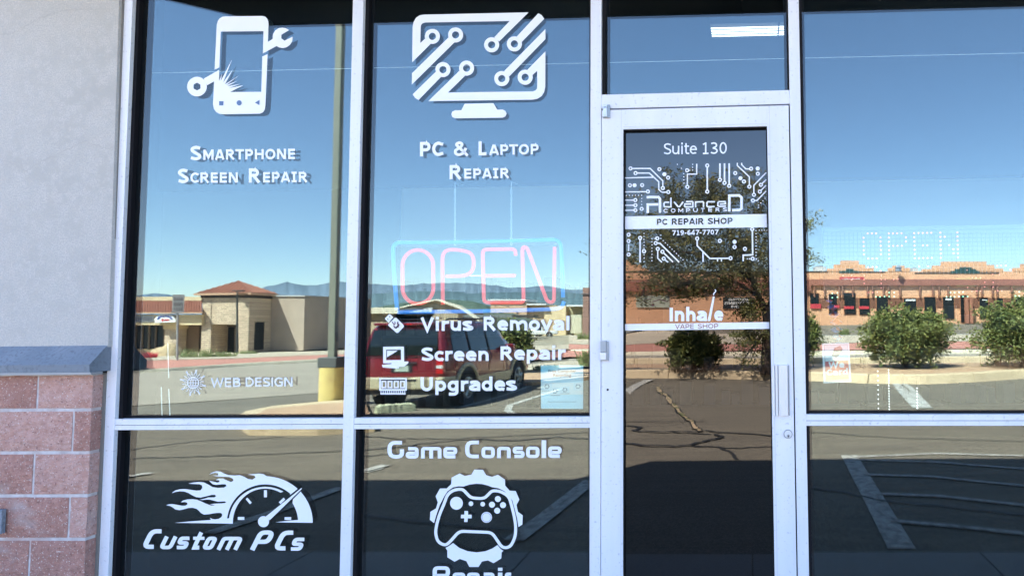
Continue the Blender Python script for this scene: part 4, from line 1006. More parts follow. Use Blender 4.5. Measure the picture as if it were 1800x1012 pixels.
def bush(px0, px1, ytop, ybase, leafm, label, name='bush', group='green bushes along the median', seed=1, size=.045, n=9000, dead=0):
    c = G((px0+px1)/2, ybase, .2); D = Dof(c)
    wd = (px1-px0)/FPX*D/2; ht = (ybase-ytop)/FPX*D
    r = empty(name, c, label=label, cat='bush', group=group)
    mb = MB(); rg = random.Random(seed)
    for _ in range(26):
        a = rg.uniform(0, 6.28); e = Vector((math.cos(a)*wd*.75*rg.random(), math.sin(a)*wd*.6*rg.random(), ht*rg.uniform(.45, .85)))
        mid = e*.5+Vector((rg.uniform(-.1, .1), rg.uniform(-.1, .1), -.08))
        mb.tube([c, c+mid, c+e], [.02, .013, .004], 5, False)
    part('branches', mb, M_bark, r, kind='stuff')
    mb = MB(); z0 = c.z+.02
    leafcloud(mb, (c.x, c.y, c.z+ht*.55), (wd*.88, wd*.7, ht*.47), int(n*.95), size, seed=seed, jag=.42, zmin=z0)
    for q in range(22):
        a = rg.uniform(0, 6.28); leafcloud(mb, (c.x+math.cos(a)*wd*.55, c.y+math.sin(a)*wd*.45, c.z+ht*rg.uniform(.3, .82)), (wd*rg.uniform(.16, .42), wd*.3, ht*rg.uniform(.12, .28)), n//26, size, seed=seed*13+q, jag=.35, zmin=z0)
    part('leaves', mb, leafm, r, kind='stuff')
    if dead:
        mb = MB()
        for _ in range(dead):
            a = rg.uniform(0, 6.28); q = c+Vector((rg.uniform(-.8, .9)*wd, rg.uniform(.1, .8)*wd, .0)); e = q+Vector((rg.uniform(-.2, .2), rg.uniform(-.1, .2), rg.uniform(.1, .38)*ht))
            mb.tube([q, e], [.006, .002], 3, False)
        part('dead_twigs', mb, M_dead, r, kind='stuff')
    return r
bush(1168, 1273, 581, 651, M_leafA, 'dense dark green bush on the median reflected in the door glass', seed=4, dead=160)
bush(1514, 1671, 544, 647, M_leafA, 'large round bush on the median in the middle of the right pane', seed=7, n=14000)
bush(1716, 1905, 536, 645, M_leafA, 'wide bush with dry brown lower twigs at the right edge of the right pane', seed=9, n=15000, dead=340)
bush(1386, 1448, 557, 632, M_leafC, 'small bush half hidden by the door frame at the left edge of the right pane', seed=12, n=4500)
bush(858, 940, 569, 650, M_leafC, 'bright green bush beyond the front of the red car', seed=15, n=7000, size=.05, group=None)
def tuft(px, py, wpx, hpx, name='grass_tuft', label=None, m=M_grass, group='grass clumps along the verge', seed=0, n=120):
    c = G(px, py, .16); D = Dof(c); w = wpx/FPX*D/2; h_ = hpx/FPX*D; rg = random.Random(seed); mb = MB()
    for _ in range(n):
        q = c+Vector((rg.uniform(-1, 1)*w, rg.uniform(-1, 1)*w*.5, -.02)); e = q+Vector((rg.gauss(0, .25)*h_, rg.gauss(0, .25)*h_, h_*rg.uniform(.4, 1.1))); s = .03+h_*.03
        mb.poly([q+Vector((s, 0, 0)), q-Vector((s, 0, 0)), e])
    return tag(part(name, mb, m, None), label, 'plant', group)
for i, (px, py, w, h_, lab) in enumerate(((345, 628, 55, 18, 'low green grass clump beside the sign post and boulder'), (390, 627, 40, 12, 'grass clump left of the stone tower doorway'), (487, 617, 38, 14, 'green weed clump in front of the shaded tower side'), (522, 607, 14, 10, 'small weed below the right end of the grey wing'), (560, 615, 36, 11, 'weed clump left of the light pole'), (1484, 588, 16, 12, 'small weed on the gravel left of the large round bush'), (1030, 596, 30, 14, 'low weeds at the right edge of the middle pane'),
                             (1240, 593, 30, 8, 'small shrub tufts behind the bush in the door'), (1300, 592, 36, 13, 'dull green shrub beside the tree trunk'), (1034, 642, 22, 30, 'dark spiky shrub at the right edge of the middle pane'), (960, 648, 40, 9, 'low weeds on the island behind the recycling poster'), (435, 622, 30, 8, 'thin weeds in front of the stone tower corner'))):
    tuft(px, py, w, h_, label=lab, seed=i)

# the feathery tree at the right of the door
tc_ = G(1346, 655, .2); D = Dof(tc_); S = D/FPX
tree = empty('tree', tc_, label='slender tree with thin feathery leaves rising beside the bush and seen in the door glass', cat='tree')
def tp(px, py, dy=0): 
    d = dirv(px, py); p = EYE+d*(D/d.y); return Vector((p.x, tc_.y+dy, p.z))
mb = MB()
mb.tube([tp(1346, 657), tp(1347, 615), tp(1350, 575), tp(1346, 545), tp(1332, 520), tp(1322, 490), tp(1310, 455), tp(1300, 410)], [.17, .15, .14, .12, .09, .075, .055, .03], 10)
rg = random.Random(5)
limbs = [((1347, 548), (1362, 500), (1368, 440), (1360, 380), 0), ((1334, 522), (1300, 500), (1250, 482), (1190, 490), .8), ((1324, 495), (1280, 460), (1215, 425), (1150, 400), -.6), ((1316, 470), (1290, 420), (1255, 370), (1235, 330), .4), ((1346, 545), (1370, 520), (1388, 480), (1400, 430), -.5), ((1306, 440), (1340, 390), (1335, 340), (1325, 300), -.8), ((1250, 482), (1210, 500), (1165, 515), (1130, 525), 1.2), ((1290, 460), (1240, 450), (1180, 450), (1120, 465), 1.5), ((1350, 575), (1330, 600), (1318, 615), (1300, 640), .3), ((1215, 425), (1185, 380), (1180, 340), (1183, 308), -.4), ((1255, 370), (1245, 345), (1230, 330), (1228, 318), .9)]
tips = []
for a, b, c_, d_, dy in limbs:
    pts = [tp(*a), tp(*b, dy*.4), tp(*c_, dy*.8), tp(*d_, dy)]
    mb.tube(pts, [.055, .038, .022, .008], 6)
    for q in range(9):
        t = rg.uniform(.25, 1); j_ = min(2, int(t*3)); p = pts[j_].lerp(pts[j_+1], t*3-j_)
        e = p+Vector((rg.gauss(0, .32), rg.gauss(0, .35), rg.gauss(.05, .25))); mb.tube([p, e], [.012, .003], 4, False)
        if (a, d_) != ((1350, 575), (1300, 640)) or rg.random() < .3: tips.append((p, e))
part('trunk', mb, M_bark, tree)
mb = MB()
def frond(p, e):
    ax = (e-p); n = 30
    for i in range(n):
        t = rg.uniform(.2, 1.15); q = p+ax*t+Vector((rg.gauss(0, .085), rg.gauss(0, .085), rg.gauss(0, .07)))
        s = rg.uniform(.022, .055); a = Vector((rg.gauss(0, 1), rg.gauss(0, 1), rg.gauss(0, .6))).normalized(); b = a.cross(Vector((rg.gauss(0, 1), rg.gauss(0, 1), rg.gauss(0, 1)))).normalized()
        mb.quad(q-a*s, q-b*s*.45, q+a*s, q+b*s*.45)
for p, e in tips:
    for _ in range(3): frond(p+Vector((rg.gauss(0, .10), rg.gauss(0, .15), rg.gauss(0, .08))), e+Vector((rg.gauss(0, .16), rg.gauss(0, .2), rg.gauss(0, .12))))
for (cx, cy, w_, h_, dens) in ((1160, 425, 42, 45, 22), (1225, 440, 60, 40, 30), (1290, 450, 50, 45, 26), (1325, 420, 40, 50, 18), (1250, 395, 60, 30, 15), (1185, 345, 16, 38, 9), (1240, 350, 26, 18, 9), (1275, 345, 32, 20, 8), (1312, 330, 26, 30, 8), (1150, 465, 45, 30, 17), (1210, 505, 50, 16, 13), (1265, 500, 50, 24, 18), (1180, 492, 60, 12, 8), (1110, 400, 20, 40, 8), (1345, 480, 26, 40, 13), (1412, 398, 4, 12, 3), (1410, 455, 6, 8, 4), (1320, 548, 22, 14, 11), (1318, 592, 24, 14, 9), (1310, 625, 14, 22, 3), (1240, 375, 100, 26, 12)):
    for _ in range(int(dens*5.0)):
        p = tp(cx+rg.gauss(0, .5)*w_, cy+rg.gauss(0, .5)*h_, rg.gauss(0, .9)); e = p+Vector((rg.gauss(0, .25), rg.gauss(0, .25), rg.gauss(-.03, .12))); frond(p, e)
part('crown', mb, M_leafB, tree, kind='stuff')

# ------------------------------------------------------------------ buildings across the street
def vb(mb, px0, px1, y0, y1, D, dep=.3, out=0.0):
    """box whose street face covers the pixel rectangle at distance D; dep = depth behind, out = towards us"""
    a, b, c, d = V(px0, y1, D), V(px1, y1, D), V(px1, y0, D), V(px0, y0, D); xa, xb = (a.x+d.x)/2, (b.x+c.x)/2
    f, r = a.y+out, a.y-dep
    return mb.hexa([(xa, r, a.z), (xb, r, b.z), (xb, f, b.z), (xa, f, a.z), (xa, r, d.z), (xb, r, c.z), (xb, f, c.z), (xa, f, d.z)])
def vpoly(mb, pts, D, dep):
    q = [V(*p, D) for p in pts]; n = len(q); i = len(mb.v); y = q[0].y
    mb.v += [(p.x, y, p.z) for p in q] + [(p.x, y-dep, p.z) for p in q]
    mb.f += [tuple(range(i, i+n)), tuple(range(i+n, i+2*n))[::-1]] + [(i+k_, i+n+k_, i+n+(k_+1) % n, i+(k_+1) % n) for k_ in range(n)]
    return mb
def fl(D, out): 
    y = V(900, 560, D).y+out
    return Flat(0, fn=lambda px, py, dy: (lambda p: Vector((p.x, y+dy*20, p.z)))(V(px, py, D-out)))
DO = 65.0
ob = empty('strip_mall', V(1450, 568, DO), label='long orange stucco strip mall with stepped parapets and maroon fascia across the street', cat='building')
wb = MB(); vb(wb, 1040, 2150, 477, 574, DO, 14); part('wall', wb, M_orange, ob)
for pts in ([(1040, 478), (1040, 457), (1114, 457), (1114, 465), (1128, 465), (1128, 471), (1140, 471), (1140, 478)],
            [(1454, 478), (1454, 472), (1466, 472), (1466, 465), (1478, 465), (1478, 458), (1510, 458), (1510, 465), (1521, 465), (1521, 471), (1536, 471), (1536, 478)],
            [(1562, 478), (1562, 471), (1570, 471), (1570, 467), (1590, 467), (1590, 471), (1600, 471), (1600, 478)],
            [(1622, 478), (1622, 473), (1640, 473), (1640, 467), (1656, 467), (1656, 460), (1734, 460), (1734, 466), (1748, 466), (1748, 472), (1764, 472), (1764, 478)],
            [(1782, 478), (1782, 471), (1796, 471), (1796, 464), (1900, 464), (1900, 478)]):
    mb = MB(); vpoly(mb, pts, DO, .5); part('parapet_step', mb, M_orange, ob)
for pts in ([(1475, 479.5), (1475, 476), (1487, 476), (1487, 472.5), (1500, 472.5), (1500, 476), (1510, 476), (1510, 479.5)], [(1671, 481), (1671, 476.5), (1678, 476.5), (1678, 473), (1687, 473), (1687, 470), (1708, 470), (1708, 473), (1715, 473), (1715, 476), (1722, 476), (1722, 481)]):
    mb = MB(); vpoly(mb, pts, DO-.06, .05); part('gable_inset', mb, M_bgreen, ob)
mb = MB(); vb(mb, 1040, 1455, 476.5, 478.5, DO-.05, .4); vb(mb, 1476, 1556, 477, 478.8, DO-.05, .4); vb(mb, 1608, 1756, 479, 481, DO-.05, .3); part('coping', mb, mat('dark_coping', (.06, .045, .035), .7), ob)
mb = MB(); vb(mb, 1040, 2150, 491, 501.5, DO-.3, .28); part('fascia', mb, M_maroon, ob)
mb = MB(); vb(mb, 1040, 1425, 497, 511.5, DO-.35, .3); part('fascia', mb, M_maroon, ob)
mb = MB(); vb(mb, 1440, 2150, 523.5, 541.5, DO-.03, .025); part('shade_band', mb, M_shade_band, ob)  # beam shadow on the wall painted as a darker band
wins = [(1424, 516, 1439, 540), (1457, 517, 1471, 551), (1484, 515, 1504, 552), (1511, 524, 1529, 553), (1541, 521, 1561, 548), (1589, 524, 1611, 556), (1625, 522, 1645, 559), (1658, 522, 1677, 560), (1689, 519, 1701, 566), (1722, 523, 1737, 559), (1752, 524, 1763, 546), (1785, 522, 1806, 548), (1830, 522, 1850, 558), (1870, 522, 1890, 558)]
for (x0, y0, x1, y1) in wins:
    mb = MB(); vb(mb, x0-1, x1+1, y0-1, y1+.6, DO-.05, .04); w = part('window', mb, mat('window_surround', (.45, .19, .085), .9), ob)
    mb = MB(); vb(mb, x0, x1, y0, y1, DO-.10, .04); part('pane', mb, M_dkglass, w)
for x in (1431, 1449, 1475, 1481, 1499, 1525, 1534, 1553, 1562, 1582, 1617, 1640, 1651, 1667, 1718, 1726, 1745, 1753, 1779):
    mb = MB(); vb(mb, x-1, x+1.2, 500, 522, DO-.25, .2); part('downspout', mb, mat('brown_downspout', (.27, .12, .07), .8), ob)
for x in (1094, 1131, 1170, 1205, 1236, 1275):
    mb = MB(); vb(mb, x-1.4, x+1.4, 505, 519 if x < 1140 else 514, DO-.5, .45); part('beam_end', mb, mat('dark_beam', (.05, .03, .022), .8), ob)
for x in (1698, 1705): mb = MB(); vb(mb, x, x+5, 522, 568, DO-.9, .5); part('entry_post', mb, mat('brown_post', (.36, .15, .09), .9), ob)
# rooftop gear
ru = empty('rooftop_fan', V(1578, 474, DO-.5), label='small round rooftop vent fan on the strip mall parapet', cat='vent')
mb = MB(); p = V(1579, 477, DO-.8); mb.tube([(p.x, p.y, p.z), (p.x, p.y, p.z+.35)], [.28, .28], 14); mb.tube([(p.x, p.y, p.z+.36), (p.x, p.y, p.z+.55)], [.38, .1], 14); part('fan_cowl', mb, M_steel, ru)
for q in (0, 1):
    rn = empty('rooftop_unit', V((1440, 1620)[q], 474, 70), label=('pale rooftop air conditioner at the left end of the parapet', 'low rooftop air conditioner left of the widest parapet step')[q], cat='air conditioner')
    mb = MB(); vb(mb, (1432, 1603)[q], (1452, 1614)[q], (469, 472)[q], 480, 70, 2); part('casing', mb, mat('unit_metal', (.45, .47, .47), .5), rn)
    mb = MB(); vb(mb, (1435, 1605)[q], (1447, 1612)[q], (467, 470.5)[q], (469, 472)[q]-.1, 70, 1.4); part('fan_guard', mb, M_steel, rn)
# wall signs (written the right way round on the wall, so the glass shows them mirrored)
def wsign(name, x0, y0, x1, y1, mbg, label, rows=(), D=DO-.12, fg=None):
    s = empty(name, V((x0+x1)/2, y1, D), label=label, cat='sign'); mb = MB(); vb(mb, x0, x1, y0, y1, D, .1); part('board', mb, mbg, s)
    if rows:
        f = fl(D, .02)
        for (t, a, b, yb, h_) in rows: f.text(t, a, yb, b, yb, h_, .03, mirror=True)
        f.out('lettering', fg, s)
    return s
M_wht = mat('sign_white', (.75, .74, .7), .6)
wsign('banner_sign', 1271, 522.5, 1326, 542.5, mat('sign_black', (.012, .013, .015), .5), 'black wall banner with white lettering about accepting patients', [('ACCEPTING', 1281, 1316, 528.6, 4.6), ('NEW PATIENTS', 1274, 1322, 535.3, 4.8), ('647-1979', 1285, 1314, 541.2, 4.4)], fg=M_wht)
s = wsign('plaza_sign', 1118.5, 519.5, 1177, 540.5, mat('sign_sage', (.42, .43, .33), .7, n=[(2, .4, .7, (.36, .38, .3), I3)]), 'weathered pale green wall sign with a drawn purple roof line')
f = fl(DO-.12, .02); f.stroke([(1146, 531), (1160, 525.6), (1174, 530.5)], 1.1); f.stroke([(1131, 529), (1146, 524)], .9); f.ell(1148, 535, 2.4, 2.2); f.stroke([(1120, 521), (1175.5, 521)], .5); f.out('roof_line_logo', mat('sign_purple', (.16, .07, .10), .7), s)
s = wsign('shop_sign', 1476, 487, 1519, 498.5, mat('sign_red', (.5, .04, .05), .6), 'red and white shop sign on the fascia over the red window posters')
f = fl(DO-.12, .02); f.rect(1477, 494.8, 1518, 497.2)
for i in range(9): f.rect(1480+i*3.6, 490.2-(i % 3)*.4, 1482.6+i*3.6, 493.6)
f.out('lettering', M_wht, s)
s = wsign('shop_sign', 1681, 490, 1725, 503, mat('sign_yellow', (.62, .58, .28), .7), 'pale yellow sign with dark bold letters over the entry posts')
f = fl(DO-.12, .02)
for i in range(8): f.stroke([(1685+i*4.8, 500), (1685+i*4.8, 492.6), (1688.2+i*4.8, 492.6), (1688.2+i*4.8, 500)], 1.0); 
f.rect(1685, 495.6, 1722, 496.6); f.out('lettering', mat('letter_dark', (.06, .06, .04), .7), s)
for (x0, y0, x1, y1) in ((1424, 534, 1443, 542), (1466, 536, 1476, 541), (1483, 538, 1501, 543), (1510, 538, 1528, 543)):
    mb = MB(); vb(mb, x0, x1, y0, y1, DO-.16, .03); part('window_banner', mb, mat('sign_red', (.5, .04, .05), .6), ob)
f = fl(DO-.12, .02)
for (x0, y0, x1, y1) in ((1592, 526, 1609, 529), (1662, 524, 1673, 527.5), (1726, 526.5, 1736, 528)): f.rect(x0, y0, x1, y1)
f.out('window_lettering', M_wht, ob)

# ---- left pane: stone tower building
DT = 48.0
tb = empty('stone_tower_shops', V(400, 622, DT), label='shopping building with stone corner tower, hipped rust roof and tan fascia', cat='building')
def P(name, rects, m, D=DT, dep=.3, parent=None, out=0, label=None):
    mb = MB()
    for r_ in rects: vb(mb, r_[0], r_[2], r_[1], r_[3], D, dep, out)
    return part(name, mb, m, parent or tb, label=label)
pD = V(437, 560, DT).x
P('tower_wall', [(355, 523, 371.5, 628), (416, 523, 437, 628), (371.5, 523, 416, 570)], M_stone, dep=2.3)
P('tower_rear', [(371.5, 570, 416, 628)], M_brown, D=DT+1.9, dep=.3)
P('tower_frieze', [(353, 515.5, 439.5, 523.5)], mat('dark_frieze', (.05, .04, .035), .8), D=DT-.05, dep=2.35)
d_ = P('shop_door', [(391, 575, 411.5, 622)], M_dkglass, D=DT+1.6, dep=.1)
P('door_frame', [(372.5, 571, 375, 624), (388, 571, 391, 624), (412, 571, 415.5, 624), (372.5, 570.5, 415, 574)], mat('door_brown', (.17, .12, .08), .7), D=DT+1.5, dep=.15)
P('sidelight', [(375, 574, 388, 616)], M_dkglass, D=DT+1.6, dep=.1)
# hipped roof
a = V(343, 515.5, DT-.3); b = V(484, 515.5, DT-.3); back = a.y-2.9; ap1 = V(414, 495.5, DT+2.3)
mb = MB()
xr_ = V(437, 515, DT).x + .4
A = [(a.x, a.y, a.z), (xr_, a.y, a.z), (xr_, back, a.z), (a.x, back, a.z)]; T = (lerp(a.x, xr_, .5), (a.y+back)/2, ap1.z)
for i in range(4): mb.poly([A[i], A[(i+1) % 4], T])
mb.quad(*[(p[0], p[1], p[2]-.002) for p in A])
part('hip_roof', mb, M_roof, tb)
mb = MB()
for i in range(4):
    p, q = Vector(A[i]), Vector(A[(i+1) % 4])
    for s in range(1, 14):
        t = s/14; e = p.lerp(q, t); top = e.lerp(Vector(T), 1-abs(2*t-1)) ; top = Vector(T).lerp(p.lerp(q, .5), 0) if abs(t-.5) < 1e-6 else e+(Vector(T)-p.lerp(q, .5))*(1-abs(2*t-1))
        mb.tube([e+Vector((0, 0, .02)), top+Vector((0, 0, .02))], .03, 4)
part('roof_seam', mb, M_roof, tb, kind='stuff')
mb = MB(); mb.box(a.x-.05, xr_+.05, back, a.y+.06, a.z-.16, a.z-.01); part('eave_trim', mb, M_trim, tb)
# right wing in shade
P('rear_wing', [(466, 521, 535, 616)], M_brown, D=DT+2.3, dep=9)
P('wing_coping', [(466, 518.8, 536, 521.2)], mat('grey_coping', (.42, .42, .4), .6), D=DT+2.2, dep=9.2)
mb = MB(); x = pD+.004; y0, y1 = V(400, 600, DT).y-.6, V(400, 600, DT).y-1.6; z0, z1 = V(437, 616, DT).z, V(437, 566, DT).z
mb.box(x, x+.02, y1, y0, z0, z1); part('side_window', mb, M_dkglass, tb)
# left wing with the mansard
P('left_wing_wall', [(150, 555, 355, 622)], M_cream, D=DT+1.2, dep=8)
P('parapet_cap', [(150, 521.5, 354.5, 529)], M_cream, D=DT+1.0, dep=8)
mb = MB(); q = [V(150, 549, DT-.7), V(355, 549, DT-.7), V(355, 528.5, DT+.9), V(150, 528.5, DT+.9)]; mb.quad(*q); part('mansard_roof', mb, M_roof, tb)
mb = MB()
for i in range(46):
    t = i/45; p0, p1 = q[0].lerp(q[1], t), q[3].lerp(q[2], t); mb.tube([p0+Vector((0, .02, .02)), p1+Vector((0, .02, .02))], .035, 4)
part('roof_seam', mb, M_roof, tb, kind='stuff')
P('gutter', [(150, 548.5, 355, 551)], M_trim, D=DT-.75, dep=.2)
P('fascia', [(150, 553, 355, 571)], M_cream, D=DT-.3, dep=1.6)
P('alcove', [(320, 571, 350, 617)], mat('alcove_brown', (.22, .14, .085), .9), D=DT+1.1, dep=.05)
for (x0, x1) in ((230, 238), (240, 248), (252, 260), (264, 272), (276, 287), (312, 321), (347, 353)):
    w = P('window', [(x0, 572, x1, 613)], M_dkglass, D=DT+1.15, dep=.05)
    P('mullion', [(x1, 571.5, x1+2, 614)], mat('door_brown', (.17, .12, .08), .7), D=DT+1.05, dep=.1)
P('stone_pillar', [(289, 578, 312, 617)], M_stone, D=DT+.2, dep=.8)
P('stone_pillar', [(287, 571.5, 314, 578)], M_cream, D=DT+.1, dep=.9)
ss = wsign('fascia_sign', 229, 555, 270, 566, mat('sign_pale', (.6, .6, .58), .6), 'white channel letter sign on the fascia, leftmost in the left pane', D=DT-.35)
f = fl(DT-.35, .02)
for i in range(9): f.rect(231+i*4.2, 557, 233.4+i*4.2, 564+(i % 2))
f.out('lettering', mat('letter_grey', (.3, .3, .34), .7), ss)
ss = empty('arched_sign', V(290, 567, DT-.5), label='arched white sign with blue and red lettering on the fascia', cat='sign')
mb = MB(); vpoly(mb, [(272, 567.5)]+[(290-18.5*math.cos(t), 563-11.5*math.sin(t)) for t in [math.pi*i/12 for i in range(13)]]+[(309, 566)], DT-.6, .15); part('board', mb, M_wht, ss)
f = fl(DT-.6, .02)
for i in range(8):
    t = .45+i*.32; x, y = 290-13.5*math.cos(t), 563-7.8*math.sin(t); f.rect(x-1.3, y-1.6, x+1.1, y+1.6)
f.out('blue_lettering', mat('sign_blue', (.05, .09, .35), .6), ss)
f = fl(DT-.6, .02); f.rect(284, 560.5, 287.5, 564.5); f.rect(289, 561, 298, 563.6); f.out('red_lettering', mat('sign_red', (.5, .04, .05), .6), ss)
# low brown building with white roof, further right
lb = empty('low_warehouse', V(570, 600, 62), label='low brown warehouse with bright white roof edge behind the light pole', cat='building')
P('wall', [(536, 548, 760, 612)], M_brown, D=62, dep=12, parent=lb)
P('roof_edge', [(536.5, 541, 760, 549)], M_white, D=61.8, dep=12, parent=lb)
P('wall_groove', [(x, 549.5, x+1.2, 604) for x in (572, 583, 604)], mat('groove_dark', (.10, .075, .06), .9), D=61.9, dep=.05, parent=lb)
tr = empty('greenhouse_frame', V(560, 540, 90), label='pale metal greenhouse frame above the low warehouse roof', cat='greenhouse')
mb = MB()
for i in range(11):
    x = 536+i*5.2; mb.tube([V(x, 541, 90), V(x+5, 522, 90)], .09, 4); 
for y in (522.5, 529, 535): mb.tube([V(536, y+2, 90), V(592, y, 90)], .07, 4)
part('truss', mb, mat('greenhouse_metal', (.55, .62, .58), .5), tr)
P('skylight', [(536, 536, 592, 546)], mat('greenhouse_green', (.35, .40, .35), .6), D=92, dep=4, parent=tr)
# sign post, lamp pole, boulder, parked red car
bp_ = G(312, 633, .16); Dp = Dof(bp_)
st = empty('street_sign', bp_, label='grey rectangular road sign on a single post, seen in the left pane', cat='road sign')
mb = MB(); mb.tube([bp_-Vector((0, 0, .2)), V(313, 519, Dp)], .055, 8); part('post', mb, mat('galvanised', (.36, .36, .33), .5, .3), st)
P('sign_plate', [(303, 517.5, 324, 550)], mat('sign_back_grey', (.20, .19, .18), .6), D=Dp-.1, dep=.02, parent=st)
f = fl(Dp-.1, .012)
for y in (525, 534, 543):
    for i in range(4): f.rect(306+i*4.2, y-3, 308.4+i*4.2, y+3)
f.out('plate_lettering', mat('plate_dark', (.09, .085, .085), .7), st)
lp_ = G(417, 621.5, .16); Dp = Dof(lp_)
lm = empty('lamp_post', lp_, label='thin dark lamp post in front of the stone tower', cat='lamp post')
mb = MB(); mb.tube([lp_, V(417, 512, Dp)], [.09, .05], 8); part('pole', mb, mat('dark_post', (.05, .05, .045), .5), lm)
P('lamp_head', [(408, 510, 426, 512)], MATS['dark_post'], D=Dp, dep=.3, parent=lm)
c = G(298, 627, .1); D = Dof(c)
def blob(name, c, rx, ry, rz, m, seed, label, cat):
    bm = bmesh.new(); bmesh.ops.create_icosphere(bm, subdivisions=3, radius=1)
    for v in bm.verts:
        f = 1+.28*noise.noise(v.co*1.3+Vector((seed, 0, 0)))+.08*noise.noise(v.co*4); v.co = Vector((v.co.x*rx*f, v.co.y*ry*f, max(-.2*rz, v.co.z*rz*f)))
    me = bpy.data.meshes.new(name); bm.to_mesh(me); bm.free()
    for p in me.polygons: p.use_smooth = True
    o = link(name, me, m, None); o.location = c; return tag(o, label, cat, 'boulders on the far verge')
M_boul = mat('tan_boulder', (.50, .37, .21), .95, n=[(1, .4, .7, (.42, .31, .18), I3)], bump=(3, .8, .08))
blob('boulder', c, 26/FPX*D, .8, 24/FPX*D, M_boul, 3, 'large tan boulder behind the road sign post', 'boulder')
c = G(236, 631, .1); blob('boulder', c, 10/FPX*D, .5, 14/FPX*D, M_boul, 5, 'small boulder at the left edge of the left pane', 'boulder')

# light pole in the island
pb_ = G(584, 701, .15); D = Dof(pb_)
lp2 = empty('parking_lot_light_pole', pb_, label='tall grey-green parking lot light pole on a yellow concrete base', cat='light pole')
rr = 20.5/FPX*D; zt1 = V(584, 645, D).z; zt2 = V(586, 627, D).z
def wob(z0, z1, r, m, name, n=28, amp=.012):
    mb = MB(); rg = random.Random(2); rings = 7
    for j in range(rings+1):
        for i in range(n):
            a = 2*math.pi*i/n; q = r*(1+rg.uniform(-amp, amp)); mb.v.append((pb_.x+q*math.cos(a), pb_.y+q*math.sin(a), lerp(z0, z1, j/rings)))
    for j in range(rings):
        for i in range(n): a = j*n+i; b = j*n+(i+1) % n; mb.f.append((a, b, b+n, a+n))
    mb.f.append(tuple(rings*n+i for i in range(n))); return part(name, mb, m, lp2)
wob(pb_.z-.2, zt1, rr, M_yellow, 'concrete_base')
mb = MB(); q = 17/FPX*D; mb.box(pb_.x-q, pb_.x+q, pb_.y-q, pb_.y+q, zt1, zt2); bevel(part('base_cover', mb, mat('pole_cover', (.10, .105, .10), .6), lp2), .02)
q = 5.6/FPX*D; xo = .0; mb = MB(); mb.box(pb_.x-q, pb_.x+q, pb_.y-q, pb_.y+q, zt2, 10.5); part('pole_shaft', mb, M_pole, lp2)
part('hand_hole', MB().box(pb_.x+q, pb_.x+q+.012, pb_.y-.05, pb_.y+.05, zt2+.35, zt2+.55), MATS['pole_cover'], lp2)
mb = MB(); mb.box(pb_.x-1.1, pb_.x+1.1, pb_.y-.2, pb_.y+.2, 10.5, 10.7); part('lamp_head', mb, MATS['pole_cover'], lp2)

# ---- middle pane: far shops, pickup, hills
DS = 62.0
sg = empty('gabled_shop', V(740, 560, DS), label='tan gabled shop with tall dark letters above the roof of the red car', cat='building')
mb = MB(); vpoly(mb, [(690, 600), (690, 546), (703, 540), (745, 530), (768, 527), (805, 538), (805, 600)], DS, 1.2); part('gable_wall', mb, mat('pale_tan_stucco', (.50, .40, .26), .9), sg)
mb = MB(); vpoly(mb, [(690, 545), (706, 538.5), (767, 525.5), (812, 541), (842, 562), (842, 565), (810, 543.6), (767, 528), (706, 541), (690, 547.5)], DS-.5, .8); part('roof', mb, mat('gable_trim', (.66, .6, .46), .7), sg)
P('side_roof', [(600, 540.5, 700, 551)], mat('cream_roof_edge', (.68, .62, .46), .7), D=DS-1, dep=10, parent=sg)
P('side_wall', [(600, 551, 690, 600)], mat('pale_tan_stucco', (.5, .4, .26), .9), D=DS-.5, dep=8, parent=sg)
P('low_roof', [(805, 553, 900, 558)], mat('grey_low_roof', (.16, .17, .16), .8), D=DS+2, dep=8, parent=sg)
f = fl(DS, .3)
f.text('SHAW FURNISHINGS'[:0] or 'MINIATURE', 712, 555.5, 802, 551, 12, .02, mirror=True)
_unused = f
f = fl(DS, .3)
rg = random.Random(8); x = 708
while x < 800:                               # tall dark strokes of the far lettering (too blurred to read)
    h_ = 12+rg.uniform(-2, 2); yb = 556-(x-708)*.04
    f.stroke([(x, yb), (x+rg.choice((0, 2.2, -1.8)), yb-h_)], .9)
    if rg.random() < .4: f.stroke([(x, yb-h_*.5), (x+3, yb-h_*.5)], .8)
    x += rg.uniform(3.2, 4.8)
f.out('lettering', mat('letter_brown', (.07, .05, .035), .8), sg)
DF = 112.0
fr = empty('row_shops', V(920, 575, DF), label='pale tan row of shops far behind the white pickup truck', cat='building')
P('wall', [(862, 531, 926, 590)], mat('peach_stucco', (.50, .34, .22), .9), D=DF, dep=12, parent=fr)
P('wall', [(926, 536, 957, 590)], mat('peach_stucco_pale', (.53, .40, .25), .9), D=DF+1, dep=12, parent=fr)
P('wall', [(957, 537.5, 995, 590)], M_cream, D=DF+.5, dep=12, parent=fr)
P('wall', [(995, 540, 1026, 590)], mat('olive_tan_stucco', (.44, .38, .22), .9), D=DF+2, dep=12, parent=fr)
P('roof_line', [(857, 526, 925, 528.5), (925, 533.5, 960, 536), (996, 535.5, 1040, 538.5)], M_white, D=DF-.5, dep=6, parent=fr)
P('pilaster', [(1024, 537, 1034, 590)], M_trim, D=DF-1, dep=.6, parent=fr)
P('small_window', [(870, 537, 872, 539), (892, 537, 894, 539), (876, 549, 882, 552), (908, 548, 911, 552), (937, 546, 940, 549)], mat('window_shadow', (.10, .07, .06), .8), D=DF-.05, dep=.04, parent=fr)
P('roll_door', [(1003, 553, 1022, 585)], mat('roll_door_paint', (.56, .52, .36), .8), D=DF-1, dep=.2, parent=fr)
tw = empty('brick_stack', V(1030, 560, 100), label='square brown tower top at the right edge of the middle pane', cat='building')
